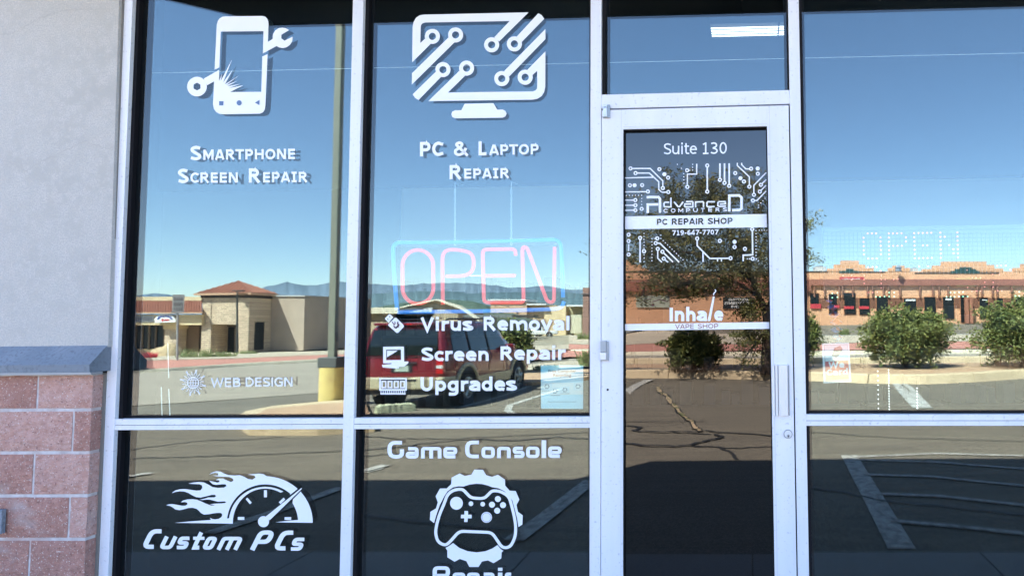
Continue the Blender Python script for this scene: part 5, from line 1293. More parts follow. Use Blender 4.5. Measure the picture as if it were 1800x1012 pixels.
P('shaft', [(1024.5, 505.5, 1046, 590)], mat('tower_brown', (.28, .16, .12), .9), D=105, dep=4, parent=tw)
P('band', [(1022, 515.5, 1046, 517.5)], mat('tower_band', (.12, .09, .08), .9), D=104.8, dep=4.2, parent=tw)
ls_ = empty('slope_roof', V(860, 560, 80), label='dark green sloped roof between the red car and the far shops', cat='roof')
mb = MB(); vpoly(mb, [(842, 575), (842, 549), (860, 549), (900, 562), (930, 575)], 80, 8); part('roof_panel', mb, mat('slope_roof_green', (.10, .12, .08), .9), ls_)

# mountains and foothills, very far
def ridge(name, pts, D, m, label_kind='structure', base=580, amp=1.2, seed=0):
    mb = MB(); rg = random.Random(seed); prev = None
    P_ = []
    for (a, b) in zip(pts, pts[1:]):
        n = max(2, int((b[0]-a[0])/4))
        for i in range(n): t = i/n; x = lerp(a[0], b[0], t); P_.append((x, lerp(a[1], b[1], t)+noise.noise(Vector((x*.06, seed, 0)))*amp+noise.noise(Vector((x*.25, seed, 3)))*amp*.4))
    P_.append(pts[-1])
    for i, (x, y) in enumerate(P_):
        t = V(x, y, D); f_ = V(x, base, D*.86); mb.v += [tuple(t), (lerp(t.x, f_.x, .5), lerp(t.y, f_.y, .5), lerp(t.z, f_.z, .45)+rg.uniform(-.004, .004)*D), (f_.x, f_.y, f_.z-5), (t.x*1.08, t.y*1.1, f_.z-20)]
        if i:
            a = i*4; mb.f += [(a-4, a, a+1, a-3), (a-3, a+1, a+2, a-2), (a-1, a+3, a, a-4)]
    return tag(part(name, mb, m, None, smooth=True), kind='structure')
ridge('mountains', [(-900, 540), (-200, 520), (100, 524), (240, 519), (275, 515), (320, 521), (380, 524), (440, 520), (465, 504), (485, 501), (495, 497), (506, 495), (518, 499), (540, 502), (562, 500), (600, 495), (640, 498), (700, 502), (760, 498), (800, 497), (850, 499), (900, 506), (960, 502), (1000, 509), (1060, 508), (1200, 512), (1600, 520), (2300, 516)], 6200, M_mount, amp=2.0, seed=1)
ridge('hills', [(560, 532), (640, 517), (720, 513), (780, 511), (830, 516), (870, 514), (930, 513), (980, 512), (1060, 520), (1200, 528), (1600, 540)], 3600, mat('haze_blue_hills', (.11, .165, .185), 1, n=[(.002, .4, .65, (.095, .145, .165), I3)], spec=0), amp=1.5, seed=2)  # distance haze painted into the hill colour
ridge('foothills', [(640, 545), (700, 533), (760, 528), (800, 527), (830, 529), (870, 541), (920, 552), (1000, 556)], 1500, mat('near_hills', (.10, .14, .11), 1, n=[(.02, .4, .6, (.075, .11, .085), I3)], spec=0), amp=1.0, seed=3)

# ------------------------------------------------------------------ vehicles (own frame: x forward, y left, z up, origin under the rear axle)
def sect(st, x):
    st = sorted(st)
    if x <= st[0][0]: return st[0][1:]
    for a, b in zip(st, st[1:]):
        if x <= b[0]: t = (x-a[0])/(b[0]-a[0]); return tuple(lerp(p, q, t) for p, q in zip(a[1:], b[1:]))
    return st[-1][1:]
def vehicle(name, loc, rz, label, cat, st, wheels, wins, paint, lower, tan=None, rear=None, scale=1, wr=.38, group=None):
    root = empty(name, loc, rz, label, cat, group); root.scale = (scale,)*3
    mb = MB(); n = 12
    for (x, zl, zb, zt, wl, wb_, wt) in st:
        half = [(wl*.88, zl), (wl, zl+.10), (wl*1.005, lerp(zl, zb, .55)), (wb_, zb), (lerp(wb_, wt, .93), lerp(zb, zt, .9)), (wt*.86, zt)]
        for (w, z) in half: mb.v.append((x, -w, z))
        for (w, z) in half[::-1]: mb.v.append((x, w, z))
    for i in range(len(st)-1):
        for k_ in range(n): a = i*n+k_; b = i*n+(k_+1) % n; mb.f.append((a, b, b+n, a+n))
    mb.f.append(tuple(range(n))[::-1]); mb.f.append(tuple((len(st)-1)*n+q for q in range(n)))
    body = part('body', mb, paint, root, smooth=True, world=False)
    body.data.polygons.foreach_set('use_smooth', [True]*len(body.data.polygons))
    m_ = body.modifiers.new('b', 'BEVEL'); m_.width = .03; m_.segments = 2; m_.angle_limit = R_(25); m_.limit_method = 'ANGLE'
    def side(x, s, sg, off_=.012):
        zl, zb, zt, wl, wb_, wt = sect(st, x); z = lerp(zb, zt, s*.9); w = lerp(wb_, lerp(wb_, wt, .93), s)
        return (x, sg*(w+off_), z)
    for sg in (1, -1):
        for (x0, x1, s0, s1, sl0, sl1) in wins:
            mb = MB(); N = 5
            for i in range(N+1):
                t = i/N
                lo = side(lerp(x0, x1, t), s0, sg); hi = side(lerp(x0+sl0, x1-sl1, t), s1, sg); mb.v += [lo, hi]
                if i: a = len(mb.v); mb.f.append((a-4, a-2, a-1, a-3))
            part('side_window', mb, M_carglass, root, world=False)
        for wx in wheels:
            W_ = sect(st, wx)[3]
            mb = MB(); mb.tube([(wx, sg*(W_-.30), wr+.02), (wx, sg*(W_+.013), wr+.02)], wr+.085, 28); part('wheel_well', mb, M_wheel, root, world=False)
            mb = MB(); mb.tube([(wx, sg*(W_-.22), wr), (wx, sg*(W_-.0), wr), (wx, sg*(W_+.02), wr)], [wr, wr, wr-.03], 28); ty = part('wheel', mb, M_wheel, root, world=False)
            mb = MB(); mb.tube([(wx, sg*(W_+.0), wr), (wx, sg*(W_+.024), wr)], [wr*.62, wr*.60], 24)
            rim = part('rim', mb, mat('rim_dark', (.04, .04, .04), .5), ty, world=False)
            mb = MB()
            for q in range(5):
                a = q*2*math.pi/5+.3; mb.tube([(wx+.04*math.cos(a), sg*(W_+.036), wr+.04*math.sin(a)), (wx+wr*.58*math.cos(a), sg*(W_+.03), wr+wr*.58*math.sin(a))], [.045, .03], 6)
            mb.tube([(wx, sg*(W_+.02), wr), (wx, sg*(W_+.05), wr)], [.075, .06], 14)
            ang = [2*math.pi*i/24 for i in range(25)]
            mb.tube([(wx+wr*.6*math.cos(a), sg*(W_+.026), wr+wr*.6*math.sin(a)) for a in ang], .018, 6, False)
            part('rim_spokes', mb, M_rim, ty, world=False)
            fm = tan or lower
            mb = MB(); pts = [2.9*i/14+.12 for i in range(15)]
            for i, a in enumerate(pts):
                for rr_, yy in ((wr+.08, .012), (wr+.085, .05), (wr+.16, .045), (wr+.175, .0)):
                    mb.v.append((wx+rr_*math.cos(a), sg*(W_+yy), wr+.02+rr_*math.sin(a)))
                if i:
                    b = i*4
                    for q in range(3): mb.f.append((b-4+q, b+q, b+q+1, b-3+q))
            part('wheel_arch', mb, fm, root, smooth=True, world=False)
        if tan:
            W_ = sect(st, 1)[3]
            mb = MB(); mb.box(wheels[0]+wr+.17, wheels[1]-wr-.17, sg*(W_-.02) if sg > 0 else -(W_+.03), sg*(W_+.03) if sg > 0 else -(W_-.02), .36, .60); part('lower_cladding', mb, tan, root, world=False)
            mb = MB(); mb.box(st[0][0]+.16, wheels[0]-wr-.13, sg*(W_-.05) if sg > 0 else -(W_+.03), sg*(W_+.03) if sg > 0 else -(W_-.05), .42, .62); part('lower_cladding', mb, tan, root, world=False)
    return root, side
S_suv = [(-.95, .50, 1.08, 1.14, .88, .90, .86), (-.91, .44, 1.10, 1.30, .94, .95, .86), (-.80, .40, 1.12, 1.78, .96, .965, .76), (-.68, .38, 1.13, 1.845, .97, .97, .775), (0, .36, 1.13, 1.87, .975, .975, .79), (1.2, .36, 1.12, 1.87, .975, .975, .79), (1.95, .36, 1.11, 1.80, .97, .975, .765),
         (2.35, .36, 1.10, 1.50, .97, .97, .76), (2.72, .36, 1.09, 1.22, .965, .96, .78), (2.85, .36, 1.08, 1.14, .96, .95, .84), (3.5, .38, 1.0, 1.06, .95, .93, .80), (3.80, .42, .90, .95, .90, .88, .74), (3.88, .48, .80, .84, .84, .82, .68)]
A = G(821, 711); hd = Vector((.05, -1)).normalized(); lf = Vector((-hd.y, hd.x))
loc = Vector((A.x, A.y))-lf*.98
suv, side = vehicle('parked_suv', (loc.x, loc.y, H(loc.x, loc.y)-.0), math.atan2(hd.y, hd.x), 'dark red sport utility vehicle with tan lower trim parked facing away, behind the services lettering', 'car',
    S_suv, (0, 2.89), ((-.62, .10, .10, .86, .10, .0), (.22, 1.06, .08, .88, .0, .0), (1.16, 2.30, .08, .88, .0, .52)), M_red, M_tan, M_tan)
def sp_(name, m, *boxes, label=None, bv=0, par=None):
    mb = MB()
    for b in boxes: mb.box(*b)
    o = part(name, mb, m, par or suv, world=False, label=label)
    if bv: bevel(o, bv, 3)
    return o
M_lens = mat('red_tail_lens', (.45, .01, .012), .15, coat=.5); M_clear = mat('clear_lens', (.6, .58, .55), .1, coat=.5); M_blk = mat('black_trim_plastic', (.012, .012, .013), .5); M_chrome = mat('chrome_trim', (.7, .68, .62), .15, metal=1)
bu = sp_('rear_bumper', M_tan, (-1.10, -.86, -.96, .96, .44, .70), bv=.045)
sp_('bumper_step', M_blk, (-1.105, -.98, -.42, .42, .62, .66), par=bu); sp_('bumper_valance', M_blk, (-1.03, -.80, -.88, .88, .33, .45))
sp_('bumper_wrap', M_tan, (-1.08, -.52, -.985, -.94, .46, .69), (-1.08, -.52, .94, .985, .46, .69), bv=.02, par=bu)
# rear glass and tailgate details follow the slope of the tailgate
def rear(name, y0, y1, z0, z1, m, o=.012, w1=1.0):
    def xx(z): return interp([(.50, -.95), (1.10, -.953), (1.14, -.95), (1.30, -.91), (1.78, -.80)], z)-o
    mb = MB(); mb.quad((xx(z0), y0, z0), (xx(z0), y1, z0), (xx(z1), y1*w1, z1), (xx(z1), y0*w1, z1)); return part(name, mb, m, suv, world=False)
rear('rear_window', -.80, .80, 1.16, 1.70, M_carglass, .018, .90)
rear('tailgate_seam', -.74, .74, 1.115, 1.13, M_blk, .012); rear('tailgate_seam', -.74, -.73, .72, 1.115, M_blk); rear('tailgate_seam', .73, .74, .72, 1.115, M_blk)
rear('plate_recess', -.24, .24, .80, .97, M_blk, .010); rear('licence_plate', -.155, .155, .815, .955, mat('plate_pale_green', (.35, .42, .36), .5), .016)
sp_('tailgate_bar', M_chrome, (-.985, -.955, -.34, .34, .985, 1.02))
for sg in (1, -1):
    y0, y1 = (.77, .935) if sg > 0 else (-.935, -.77)
    lt = sp_('tail_light', M_lens, (-.985, -.84, y0, y1, .76, 1.10), bv=.02)
    sp_('reverse_lens', M_clear, (-.989, -.85, y0+.01, y1-.01, .88, .95), par=lt)
    rr_ = MB(); rr_.tube([(-.45, sg*.70, 1.90), (-.35, sg*.70, 1.935), (1.55, sg*.70, 1.935), (1.65, sg*.70, 1.87)], .02, 8); part('roof_rail', rr_, M_blk, suv, world=False)
    mir = sp_('door_mirror', M_red, (2.02, 2.16, (.98 if sg > 0 else -1.20), (1.20 if sg > 0 else -.98), 1.10, 1.29), bv=.03)
    for x in (.98, 1.95): sp_('door_handle', M_blk, (x-.18, x-.02, (.97 if sg > 0 else -1.0), (1.0 if sg > 0 else -.97), .99, 1.03))
    for x in (.16, 1.12, 2.18): sp_('door_gap', M_blk, (x-.006, x+.006, (.965 if sg > 0 else -.982), (.982 if sg > 0 else -.965), .60, 1.10))
    for x in (.16, 1.11): 
        mb = MB(); p0, p1 = side(x, .05, sg, .016), side(x, .92, sg, .016); mb.tube([p0, p1], .022, 4); part('window_pillar', mb, M_blk, suv, world=False)
sp_('spoiler', M_red, (-.90, -.62, -.70, .70, 1.80, 1.86), bv=.025); sp_('wiper', M_blk, (-.95, -.93, -.05, .45, 1.17, 1.19)); sp_('stop_lamp', M_lens, (-.905, -.88, -.18, .18, 1.815, 1.84))
sp_('exhaust', M_chrome, (-1.0, -.7, -.60, -.54, .30, .36), bv=.01); sp_('hitch', M_blk, (-1.16, -.9, -.05, .05, .38, .46))
# white pickup, white van, low red car far away
S_pick = [(-1.25, .55, 1.0, 1.02, .88, .90, .84), (-1.2, .45, 1.0, 1.04, .95, .96, .90), (.95, .42, 1.02, 1.06, .97, .97, .90), (1.0, .42, 1.05, 1.62, .97, .96, .76), (1.2, .42, 1.06, 1.78, .97, .97, .76), (2.1, .42, 1.06, 1.80, .97, .97, .76), (2.75, .42, 1.05, 1.18, .97, .95, .80), (3.9, .45, .98, 1.04, .95, .92, .8), (4.05, .5, .85, .9, .9, .86, .7)]
M_whitecar = mat('white_car_paint', (.72, .72, .68), .3, coat=.5)
p = V(966, 590, 100); vehicle('pickup_truck', (p.x, p.y, H(p.x, p.y)), math.pi-.25, 'white pickup truck parked by the tan shops behind the bright green bush', 'truck', S_pick, (0, 3.3), ((1.15, 2.5, .1, .82, .05, .45),), M_whitecar, M_whitecar)
S_van = [(-1.0, .5, 1.1, 1.5, .9, .92, .85), (-.9, .42, 1.2, 1.98, .96, .97, .84), (2.6, .42, 1.2, 2.0, .97, .97, .84), (3.3, .42, 1.15, 1.35, .96, .94, .8), (3.9, .5, .9, 1.0, .9, .86, .72)]
p = V(945, 580, 106); vehicle('parked_van', (p.x, p.y, H(p.x, p.y)), math.pi+.1, 'white van partly hidden behind the white pickup truck', 'van', S_van, (0, 2.9), ((-.5, 1.0, .15, .7, .05, .05), (1.2, 2.7, .15, .7, .05, .3)), M_whitecar, M_whitecar)
tuft(258, 629, 30, 12, name='red_clump', label='made-up low red clump between the two boulders', m=mat('red_clump_tone', (.5, .03, .04), .7), group=None, seed=33, n=160)  # made-up clump in place of a low red shape
# concrete wheel stop below the car
ws = G(690, 727); p1, p2 = G(662, 726), G(728, 721)
wsr = empty('wheel_stop', ws, label='chipped concrete wheel stop lying behind the red car', cat='wheel stop')
mb = MB(); d = (p2-p1); d.z = 0; d.normalize(); nn = Vector((-d.y, d.x, 0)); N = 14; rg = random.Random(3)
for i in range(N+1):
    c = p1.lerp(p2, i/N); h_ = .17*(1 if 0 < i < N else .8)
    for (o, z) in ((-.10, -.02), (-.075, h_*.85), (-.03, h_), (.03, h_), (.075, h_*.85), (.10, -.02)): q = c+nn*(o+rg.uniform(-.008, .008)); mb.v.append((q.x, q.y, H(q.x, q.y)+z+rg.uniform(-.01, .01)))
    if i:
        for q in range(5): a = i*6+q; mb.f.append((a-6, a, a+1, a-5))
mb.f.append((0, 1, 2, 3, 4, 5)); mb.f.append(tuple(N*6+q for q in range(6))[::-1])
part('concrete_bar', mb, mat('wheel_stop_concrete', (.42, .42, .27), .9, n=[(6, .4, .7, (.3, .3, .2), I3)], bump=(30, .5, .01)), wsr)

# ================================================================== VINYL GRAPHICS on the outer face of the glass
YD, YDD = YO-.0012, YDG-.0012
def sign(name, px, py, label, Y=YD): return empty(name, W(px, py, Y), label=label, cat='window decal')
def Zm(ox, oy, s): return lambda pts: [(ox+x/s, oy+y/s) for x, y in pts]
# 1 smartphone
g1 = sign('smartphone_decal', 420, 115, 'white smartphone icon with wrench through its cracked screen, top of the left pane')
z = Zm(320, 20, 5.329); f = Flat(YD)
f.poly(z([(305, 547), (325, 130), (334, 95), (352, 68), (378, 53), (410, 49), (750, 46), (778, 52), (798, 72), (808, 100), (810, 128), (804, 287), (848, 262), (852, 215), (872, 182), (905, 160), (940, 155), (970, 160), (1003, 178), (930, 222), (930, 256), (960, 277), (1035, 240), (1033, 280), (1012, 315), (980, 338), (945, 346), (910, 340), (885, 327), (757, 397), (763, 188), (363, 192), (350, 528)]))
f.poly(z([(801, 402), (752, 425), (742, 755), (450, 757), (575, 694), (437, 720), (548, 680), (425, 703), (522, 651), (412, 692), (537, 600), (402, 685), (477, 543), (385, 668), (467, 455), (362, 655), (376, 585), (347, 655), (347, 550), (203, 632), (236, 693), (300, 658), (290, 870), (297, 912), (320, 945), (352, 962), (380, 965), (728, 960), (757, 948), (775, 922), (781, 885)]))
x, y = z([(140, 706)])[0]; f.ring(x, y, 17.3, 7.0, 30, hexhole=True)
f.out('phone_icon', M_vinyl, g1)
f = Flat(YD-.0016); f.poly(z([(347, 843), (388, 843), (386, 882), (347, 882)])); x, y = z([(535, 858)])[0]; f.ell(x, y, 4.5); f.poly(z([(682, 856), (725, 832), (724, 880)])); f.out('navigation_symbols', mat('cut_out_blue', (.06, .10, .22), .08, spec=1), g1)
def serif(f, cx, yt, yb, w=9.2, t=2.7): f.rect(cx-w/2, yt, cx+w/2, yt+t); f.rect(cx-w/2, yb-t, cx+w/2, yb)
g2 = sign('phone_lettering_decal', 425, 290, 'white Smartphone Screen Repair lettering under the phone icon')
word_sign('lettering', g2, YD, M_vinyl, [('S', 333.6, 353.6, 282.2, 281.8, 25.4, .21), ('MARTPHONE', 357.5, 520.3, 281.3, 279.7, 18.2, .215)])
word_sign('lettering', g2, YD, M_vinyl, [('S', 311.8, 331.2, 322.2, 321.9, 25.4, .21), ('CREEN', 334.7, 417.7, 321.5, 321.1, 18.2, .215)], [('R', 435.5, 457.3, 321.2, 321, 25, .215), ('EPAIR', 461, 540.5, 320.8, 320, 18, .215)])
# 2 monitor
g3 = sign('monitor_decal', 842, 115, 'white computer monitor icon crossed by circuit traces, top of the middle pane')
z = Zm(715, 15, 5.059); f = Flat(YD)
for pts in ([(48, 480), (52, 165), (60, 125), (82, 85), (115, 63), (150, 57), (1083, 37), (822, 295), (778, 258), (915, 114), (165, 127), (140, 135), (127, 150), (124, 170), (121, 308), (172, 262), (212, 318)],
            [(45, 678), (47, 577), (378, 252), (428, 300)], [(105, 815), (75, 797), (52, 765), (262, 560), (310, 605)],
            [(192, 825), (470, 553), (518, 600), (367, 748), (1120, 738), (1145, 730), (1158, 712), (1160, 690), (1160, 555), (1105, 605), (1062, 558), (1233, 383), (1232, 700), (1222, 745), (1200, 780), (1165, 803), (1120, 812)],
            [(1170, 45), (1200, 62), (1222, 95), (1020, 303), (972, 258)], [(1233, 185), (1233, 275), (912, 605), (866, 558)],
            [(515, 848), (770, 843), (805, 900), (855, 900), (877, 912), (888, 935), (877, 960), (855, 972), (430, 978), (405, 967), (396, 942), (405, 917), (430, 907), (485, 905)]): f.poly(z(pts))
for (cx, cy) in ((228, 250), (434, 237), (322, 545), (532, 532), (755, 325), (957, 317), (845, 625), (1053, 613)):
    x, y = z([(cx, cy)])[0]; f.ring(x, y, 13.3, 6.3, 26)
# the traces must not show inside the rings: cover with reflective discs
f.out('monitor_icon', M_vinyl, g3)
g4 = sign('laptop_lettering_decal', 842, 283, 'white PC and Laptop Repair lettering under the monitor icon')
word_sign('lettering', g4, YD, M_vinyl, [('PC', 736.3, 781.3, 275.2, 274.3, 25.4, .215)], [('&', 798, 824, 274.4, 274.2, 25.4, .19)], [('L', 840, 857, 273.4, 273.2, 24.8, .22), ('APTOP', 859.7, 946.4, 272.8, 271.2, 18.2, .215)])
word_sign('lettering', g4, YD, M_vinyl, [('R', 788.3, 811.2, 315.2, 314.8, 25, .215), ('EPAIR', 814.4, 895.3, 314.2, 313, 17.6, .215)])
# 3 services list
g5 = sign('services_decal', 840, 625, 'white list of services reading Virus Removal, Screen Repair and Upgrades')
word_sign('lettering', g5, YD, M_vinyl, ('Virus', 739, 831.5, 581.4, 581.2, 23.6, .225), ('Removal', 848, 1000.5, 580.6, 580.2, 24.2, .225), ('Screen', 739, 858.5, 634.2, 634, 23.8, .225), ('Repair', 877.5, 996.5, 632.6, 632, 24.2, .225), ('Upgrades', 739.5, 908.2, 687.2, 686.4, 24.6, .225))
z = Zm(655, 545, 5.955)
f = Flat(YD)
f.poly(z([(162, 152), (172, 140), (232, 80), (248, 80), (325, 155), (328, 172), (268, 236), (252, 238), (165, 162)])); f.poly(z([(128, 86), (172, 42), (186, 44), (216, 74), (168, 130), (140, 105)]))
f.out('usb_stick_icon', M_vinyl, g5)
M_cutd = mat('cut_out_dark', (.03, .02, .03), .08, spec=1)
f = Flat(YD-.0016)
for pts, w in (([(172, 62), (184, 72)], 1.2), ([(152, 88), (164, 98)], 1.2), ([(204, 120), (222, 150), (236, 140), (232, 118)], 1.4), ([(222, 175), (245, 185), (268, 160), (262, 132)], 2.4), ([(262, 180), (276, 168)], 1.2), ([(215, 168), (230, 158)], 1.2), ([(268, 118), (258, 132)], 1.1), ([(284, 150), (270, 154)], 1.1)): f.stroke(z(pts), w)
f.out('virus_mark', M_cutd, g5)
f = Flat(YD)
f.stroke(z([(126, 398), (312, 396), (314, 536), (126, 538)]), 5.4, closed=True); f.poly(z([(150, 424), (262, 424), (150, 492)])); f.poly(z([(96, 570), (196, 562), (200, 548), (345, 536), (374, 536), (372, 556), (330, 588), (276, 592), (272, 606), (206, 606), (106, 598)]))
f.out('screen_icon', M_vinyl, g5)
f = Flat(YD)
f.stroke(z([(78, 716), (350, 716), (350, 832), (78, 832)]), 2.8, closed=True)
for x in (118, 182, 248, 313): f.stroke(z([(x-19, 744), (x+19, 744), (x+19, 808), (x-19, 808)]), 2.2, closed=True)
f.rect(*z([(80, 826)])[0], *z([(346, 842)])[0]); f.rect(*z([(82, 866)])[0], *z([(344, 881)])[0])
for i in range(12): x = 86+i*22.6; f.rect(*z([(x-3, 840)])[0], *z([(x+6, 868)])[0])
f.out('memory_module_icon', M_vinyl, g5)
# 4 web design
g6 = sign('web_design_decal', 415, 672, 'small white Web Design lettering with circuit globe icon, bottom of the left pane')
word_sign('lettering', g6, YD, M_vinyl, ('WEB', 370.7, 422.6, 679.8, 679.4, 15.8, .155), ('DESjGN', 431, 513.6, 679.2, 678.6, 15.9, .155))
f = Flat(YD); cx, cy = 339.4, 672.4
f.ring(cx, cy, 10.6, 9.0, 30); f.stroke([(cx-9.5, cy), (cx+9.5, cy)], 1.1); f.stroke([(cx, cy-9.8), (cx, cy+9.8)], 1.1)
for sx in (-4.6, 4.6): f.stroke([(cx+sx*math.cos(t), cy+9.6*math.sin(t)) for t in [-1.5+i*.3 for i in range(11)]], 1.0)
for sy in (-1, 1): f.stroke([(cx-8.4, cy+sy*4.8), (cx+8.4, cy+sy*4.8)], .9)
for i in range(24):
    a = i*2*math.pi/24+.13; r1 = (21, 24, 19.5)[i % 3]; b = a+(.10, -.11, .0)[i % 3]
    f.stroke([(cx+12*math.cos(a), cy+12*math.sin(a)), (cx+15.5*math.cos(a), cy+15.5*math.sin(a)), (cx+18*math.cos(b), cy+18*math.sin(b)), (cx+r1*math.cos(b), cy+r1*math.sin(b))], 1.0)
    if i % 3 == 0: f.ell(cx+(r1+.8)*math.cos(b), cy+(r1+.8)*math.sin(b), 1.3, n=10)
f.out('circuit_globe_icon', M_vinyl, g6)
# square techno letters: polylines in a unit box (x right, y down), rounded, stroked
TG = {'G': [([(1, 0), (0, 0), (0, 1), (1, 1), (1, .47)], .30), ], 'C': [([(1, 0), (0, 0), (0, 1), (1, 1)], .30)], 'a': [([(.06, 0), (1, 0), (1, 1), (0, 1), (0, .56), (.95, .56)], .16)],
      'm': [([(0, 1.12), (0, 0), (1, 0), (1, 1.12)], .14), ([(.5, .1), (.5, 1.12)], 0)], 'e': [([(1, 1), (0, 1), (0, 0), (1, 0), (1, .56), (.1, .56)], .16)], 'o': [([(0, 0), (1, 0), (1, 1), (0, 1)], .2, True)],
      'n': [([(0, 1.12), (0, 0), (1, 0), (1, 1.12)], .16)], 's': [([(1, 0), (0, 0), (0, .5), (1, .5), (1, 1), (0, 1)], .14)], 'l': [([(0, 0), (0, 1.12)], 0)], 'u': [([(0, -.12), (0, 1), (1, 1), (1, -.12)], .18)],
      't': [([(.3, -.25), (.3, 1), (1, 1)], .18), ([(-.15, .18), (1, .18)], 0)], 'P': [([(0, 1.1), (0, 0), (1, 0), (1, .6), (.1, .6)], .22)], 'R': [([(0, 1.1), (0, 0), (1, 0), (1, .55), (.1, .55)], .16), ([(.55, .55), (1, 1.1)], 0)],
      'p': [([(0, 1.5), (0, 0), (1, 0), (1, 1), (.1, 1)], .16)], 'i': [([(0, .0), (0, 1.12)], 0)], 'r': [([(0, 1.12), (0, 0), (1, 0)], .16)]}
def techno(f, ch, x0, x1, yt, yb, w, shear=0, ws=1.12):
    h = yb-yt; sw = shear*h; x1_ = x1-sw; aw = x1_-x0-w; ah = h-w*.86
    for g in TG[ch]:
        pts, r = g[0], g[1]; cl = len(g) > 2
        q = []
        for (u, v) in pts:
            q.append((x0+w/2+u*aw, yt+w*.43+v*ah if not (v > 1) else (yb if ch not in 'p' else yb+(v-1)*h)))
            if v < 0: q[-1] = (q[-1][0], yt+ (v+.12)*ah)
        if r: q = rnd(q, r*min(aw, ah)*1.6, cl, 4)
        q = [(x+(yb-y)*shear, y) for x, y in q]
        f.stroke(q, w, cl, wv=.86)
g7 = sign('game_console_decal', 833, 790, 'white Game Console lettering above the gear icon in the lower middle pane')
f = Flat(YD); zz = lambda v: 665+v/5.294
B_ = 805.3; sl_ = -.004
for ch, a, b, top in (('G', 85, 240, 774.3), ('a', 255, 375, 785), ('m', 397, 588, 785), ('e', 605, 735, 785), ('C', 808, 955, 773.8), ('o', 960, 1085, 784.7), ('n', 1105, 1232, 784.7), ('s', 1250, 1362, 784.4), ('o', 1375, 1500, 784.2), ('e', 1580, 1706, 784)):
    if ch == 'C': f.out('lettering', M_vinyl, g7); f = Flat(YD)
    techno(f, ch, zz(a), zz(b), top, B_+(a-85)*sl_*.2, 7.4 if ch in 'GC' else 6.6)
f.rect(zz(1520), 773.3, zz(1562), 804.3); f.out('lettering', M_vinyl, g7)
g8 = sign('custom_pcs_decal', 395, 948, 'slanted white Custom PCs lettering under the flaming gauge')
f = Flat(YD); zz = lambda v: 235+v/5.625; zy = lambda v: 915+v/5.625
for ch, a, b, t, bt in (('C', 70, 310, 80, 275), ('u', 245, 435, 152, 278), ('s', 397, 580, 153, 278), ('t', 568, 700, 152, 280), ('o', 668, 838, 154, 282), ('m', 817, 1088, 155, 284), ('P', 1147, 1408, 92, 287), ('C', 1370, 1612, 94, 290), ('s', 1525, 1716, 164, 293)):
    if ch == 'P': f.out('lettering', M_vinyl, g8); f = Flat(YD)
    if ch == 't': f.stroke([(zz(x), zy(y)) for x, y in ((668, 112), (612, 232), (600, 262), (648, 262))], 7.0); f.stroke([(zz(588), zy(170)), (zz(700), zy(170))], 5.6)
    else: techno(f, ch, zz(a), zz(b), zy(t), zy(bt), 8.6 if ch in 'CP' else 7.2, shear=.50)
f.out('lettering', M_vinyl, g8)
# 5 flaming gauge
g9 = sign('flaming_gauge_decal', 425, 875, 'white speed gauge icon trailing flames in the lower left pane')
z = Zm(285, 820, 6.527)
def arc(cx, cy, rx, ry, a0, a1, n=26): return [(cx+rx*math.cos(R_(lerp(a0, a1, i/n))), cy-ry*math.sin(R_(lerp(a0, a1, i/n)))) for i in range(n+1)]
CX, CY = 1183, 640
fl1 = [(140, 640), (350, 622), (560, 607), (548, 582), (575, 595), (605, 601), (650, 594), (680, 575), (690, 552), (683, 532), (660, 526), (600, 530), (540, 541), (480, 546), (445, 528), (420, 500), (395, 480), (350, 468), (300, 470), (250, 485), (200, 496), (150, 486), (118, 462), (90, 447), (45, 438), (80, 428), (120, 426), (170, 434), (220, 444), (265, 444), (290, 430), (288, 410), (262, 402), (215, 405), (240, 385), (290, 372), (350, 370), (400, 376), (450, 396), (500, 420), (560, 442), (608, 441), (575, 432), (545, 428), (600, 421), (680, 418), (720, 414), (735, 404), (720, 395), (640, 399), (590, 385), (545, 374), (500, 374), (470, 379), (425, 376), (480, 366), (530, 350), (600, 349), (618, 335), (608, 320), (570, 320), (500, 338), (440, 352), (390, 346), (340, 322), (300, 298), (250, 281), (200, 279), (150, 288), (110, 300), (150, 270), (200, 256), (260, 253), (330, 262), (390, 272), (440, 268), (462, 240), (455, 210), (430, 198), (370, 196), (300, 191), (350, 180), (420, 172), (480, 178), (530, 202), (580, 232), (640, 240), (710, 236), (738, 218), (728, 200), (690, 198), (620, 206), (580, 198), (558, 178), (540, 160), (590, 168), (630, 180), (658, 172), (655, 152), (615, 150), (650, 134), (700, 134), (745, 155), (790, 172), (818, 160), (812, 135), (770, 116), (700, 112), (630, 108), (580, 100), (640, 99), (645, 75), (610, 66), (570, 76), (540, 90), (570, 66), (620, 50), (670, 54), (710, 76), (760, 94), (830, 98), (890, 94), (940, 112), (985, 138), (1035, 145), (1072, 122), (1060, 98), (980, 88), (1050, 82), (1110, 76), (1160, 82), (1200, 106)]
f = Flat(YD)
big = fl1+arc(CX, CY, 545, 532, 86, 47, 12)+[(1462, 325)]+arc(CX, CY, 440, 440, 49, 172, 30)+[(745, 590), (768, 588)]+arc(CX, CY, 418, 412, 172, 60, 26)+arc(CX, CY, 372, 392, 62, 178, 26)+[(812, 650)]
f.poly(z(big))
f.poly(z([(1592, 280)]+arc(CX, CY, 545, 532, 41, 0, 14)+[(1728, 640), (1300, 634), (1430, 618), (1560, 607)]+arc(CX, CY, 378, 400, 5, 34, 8)+[(1500, 372)]))
for pts in ([(868, 573), (943, 573), (943, 607), (868, 607)], [(1168, 267), (1202, 267), (1202, 347), (1168, 347)], [(958, 370), (978, 352), (1028, 408), (1008, 428)], [(1338, 405), (1393, 353), (1413, 372), (1360, 425)], [(1405, 575), (1480, 575), (1480, 607), (1405, 607)]): f.poly(z(pts))
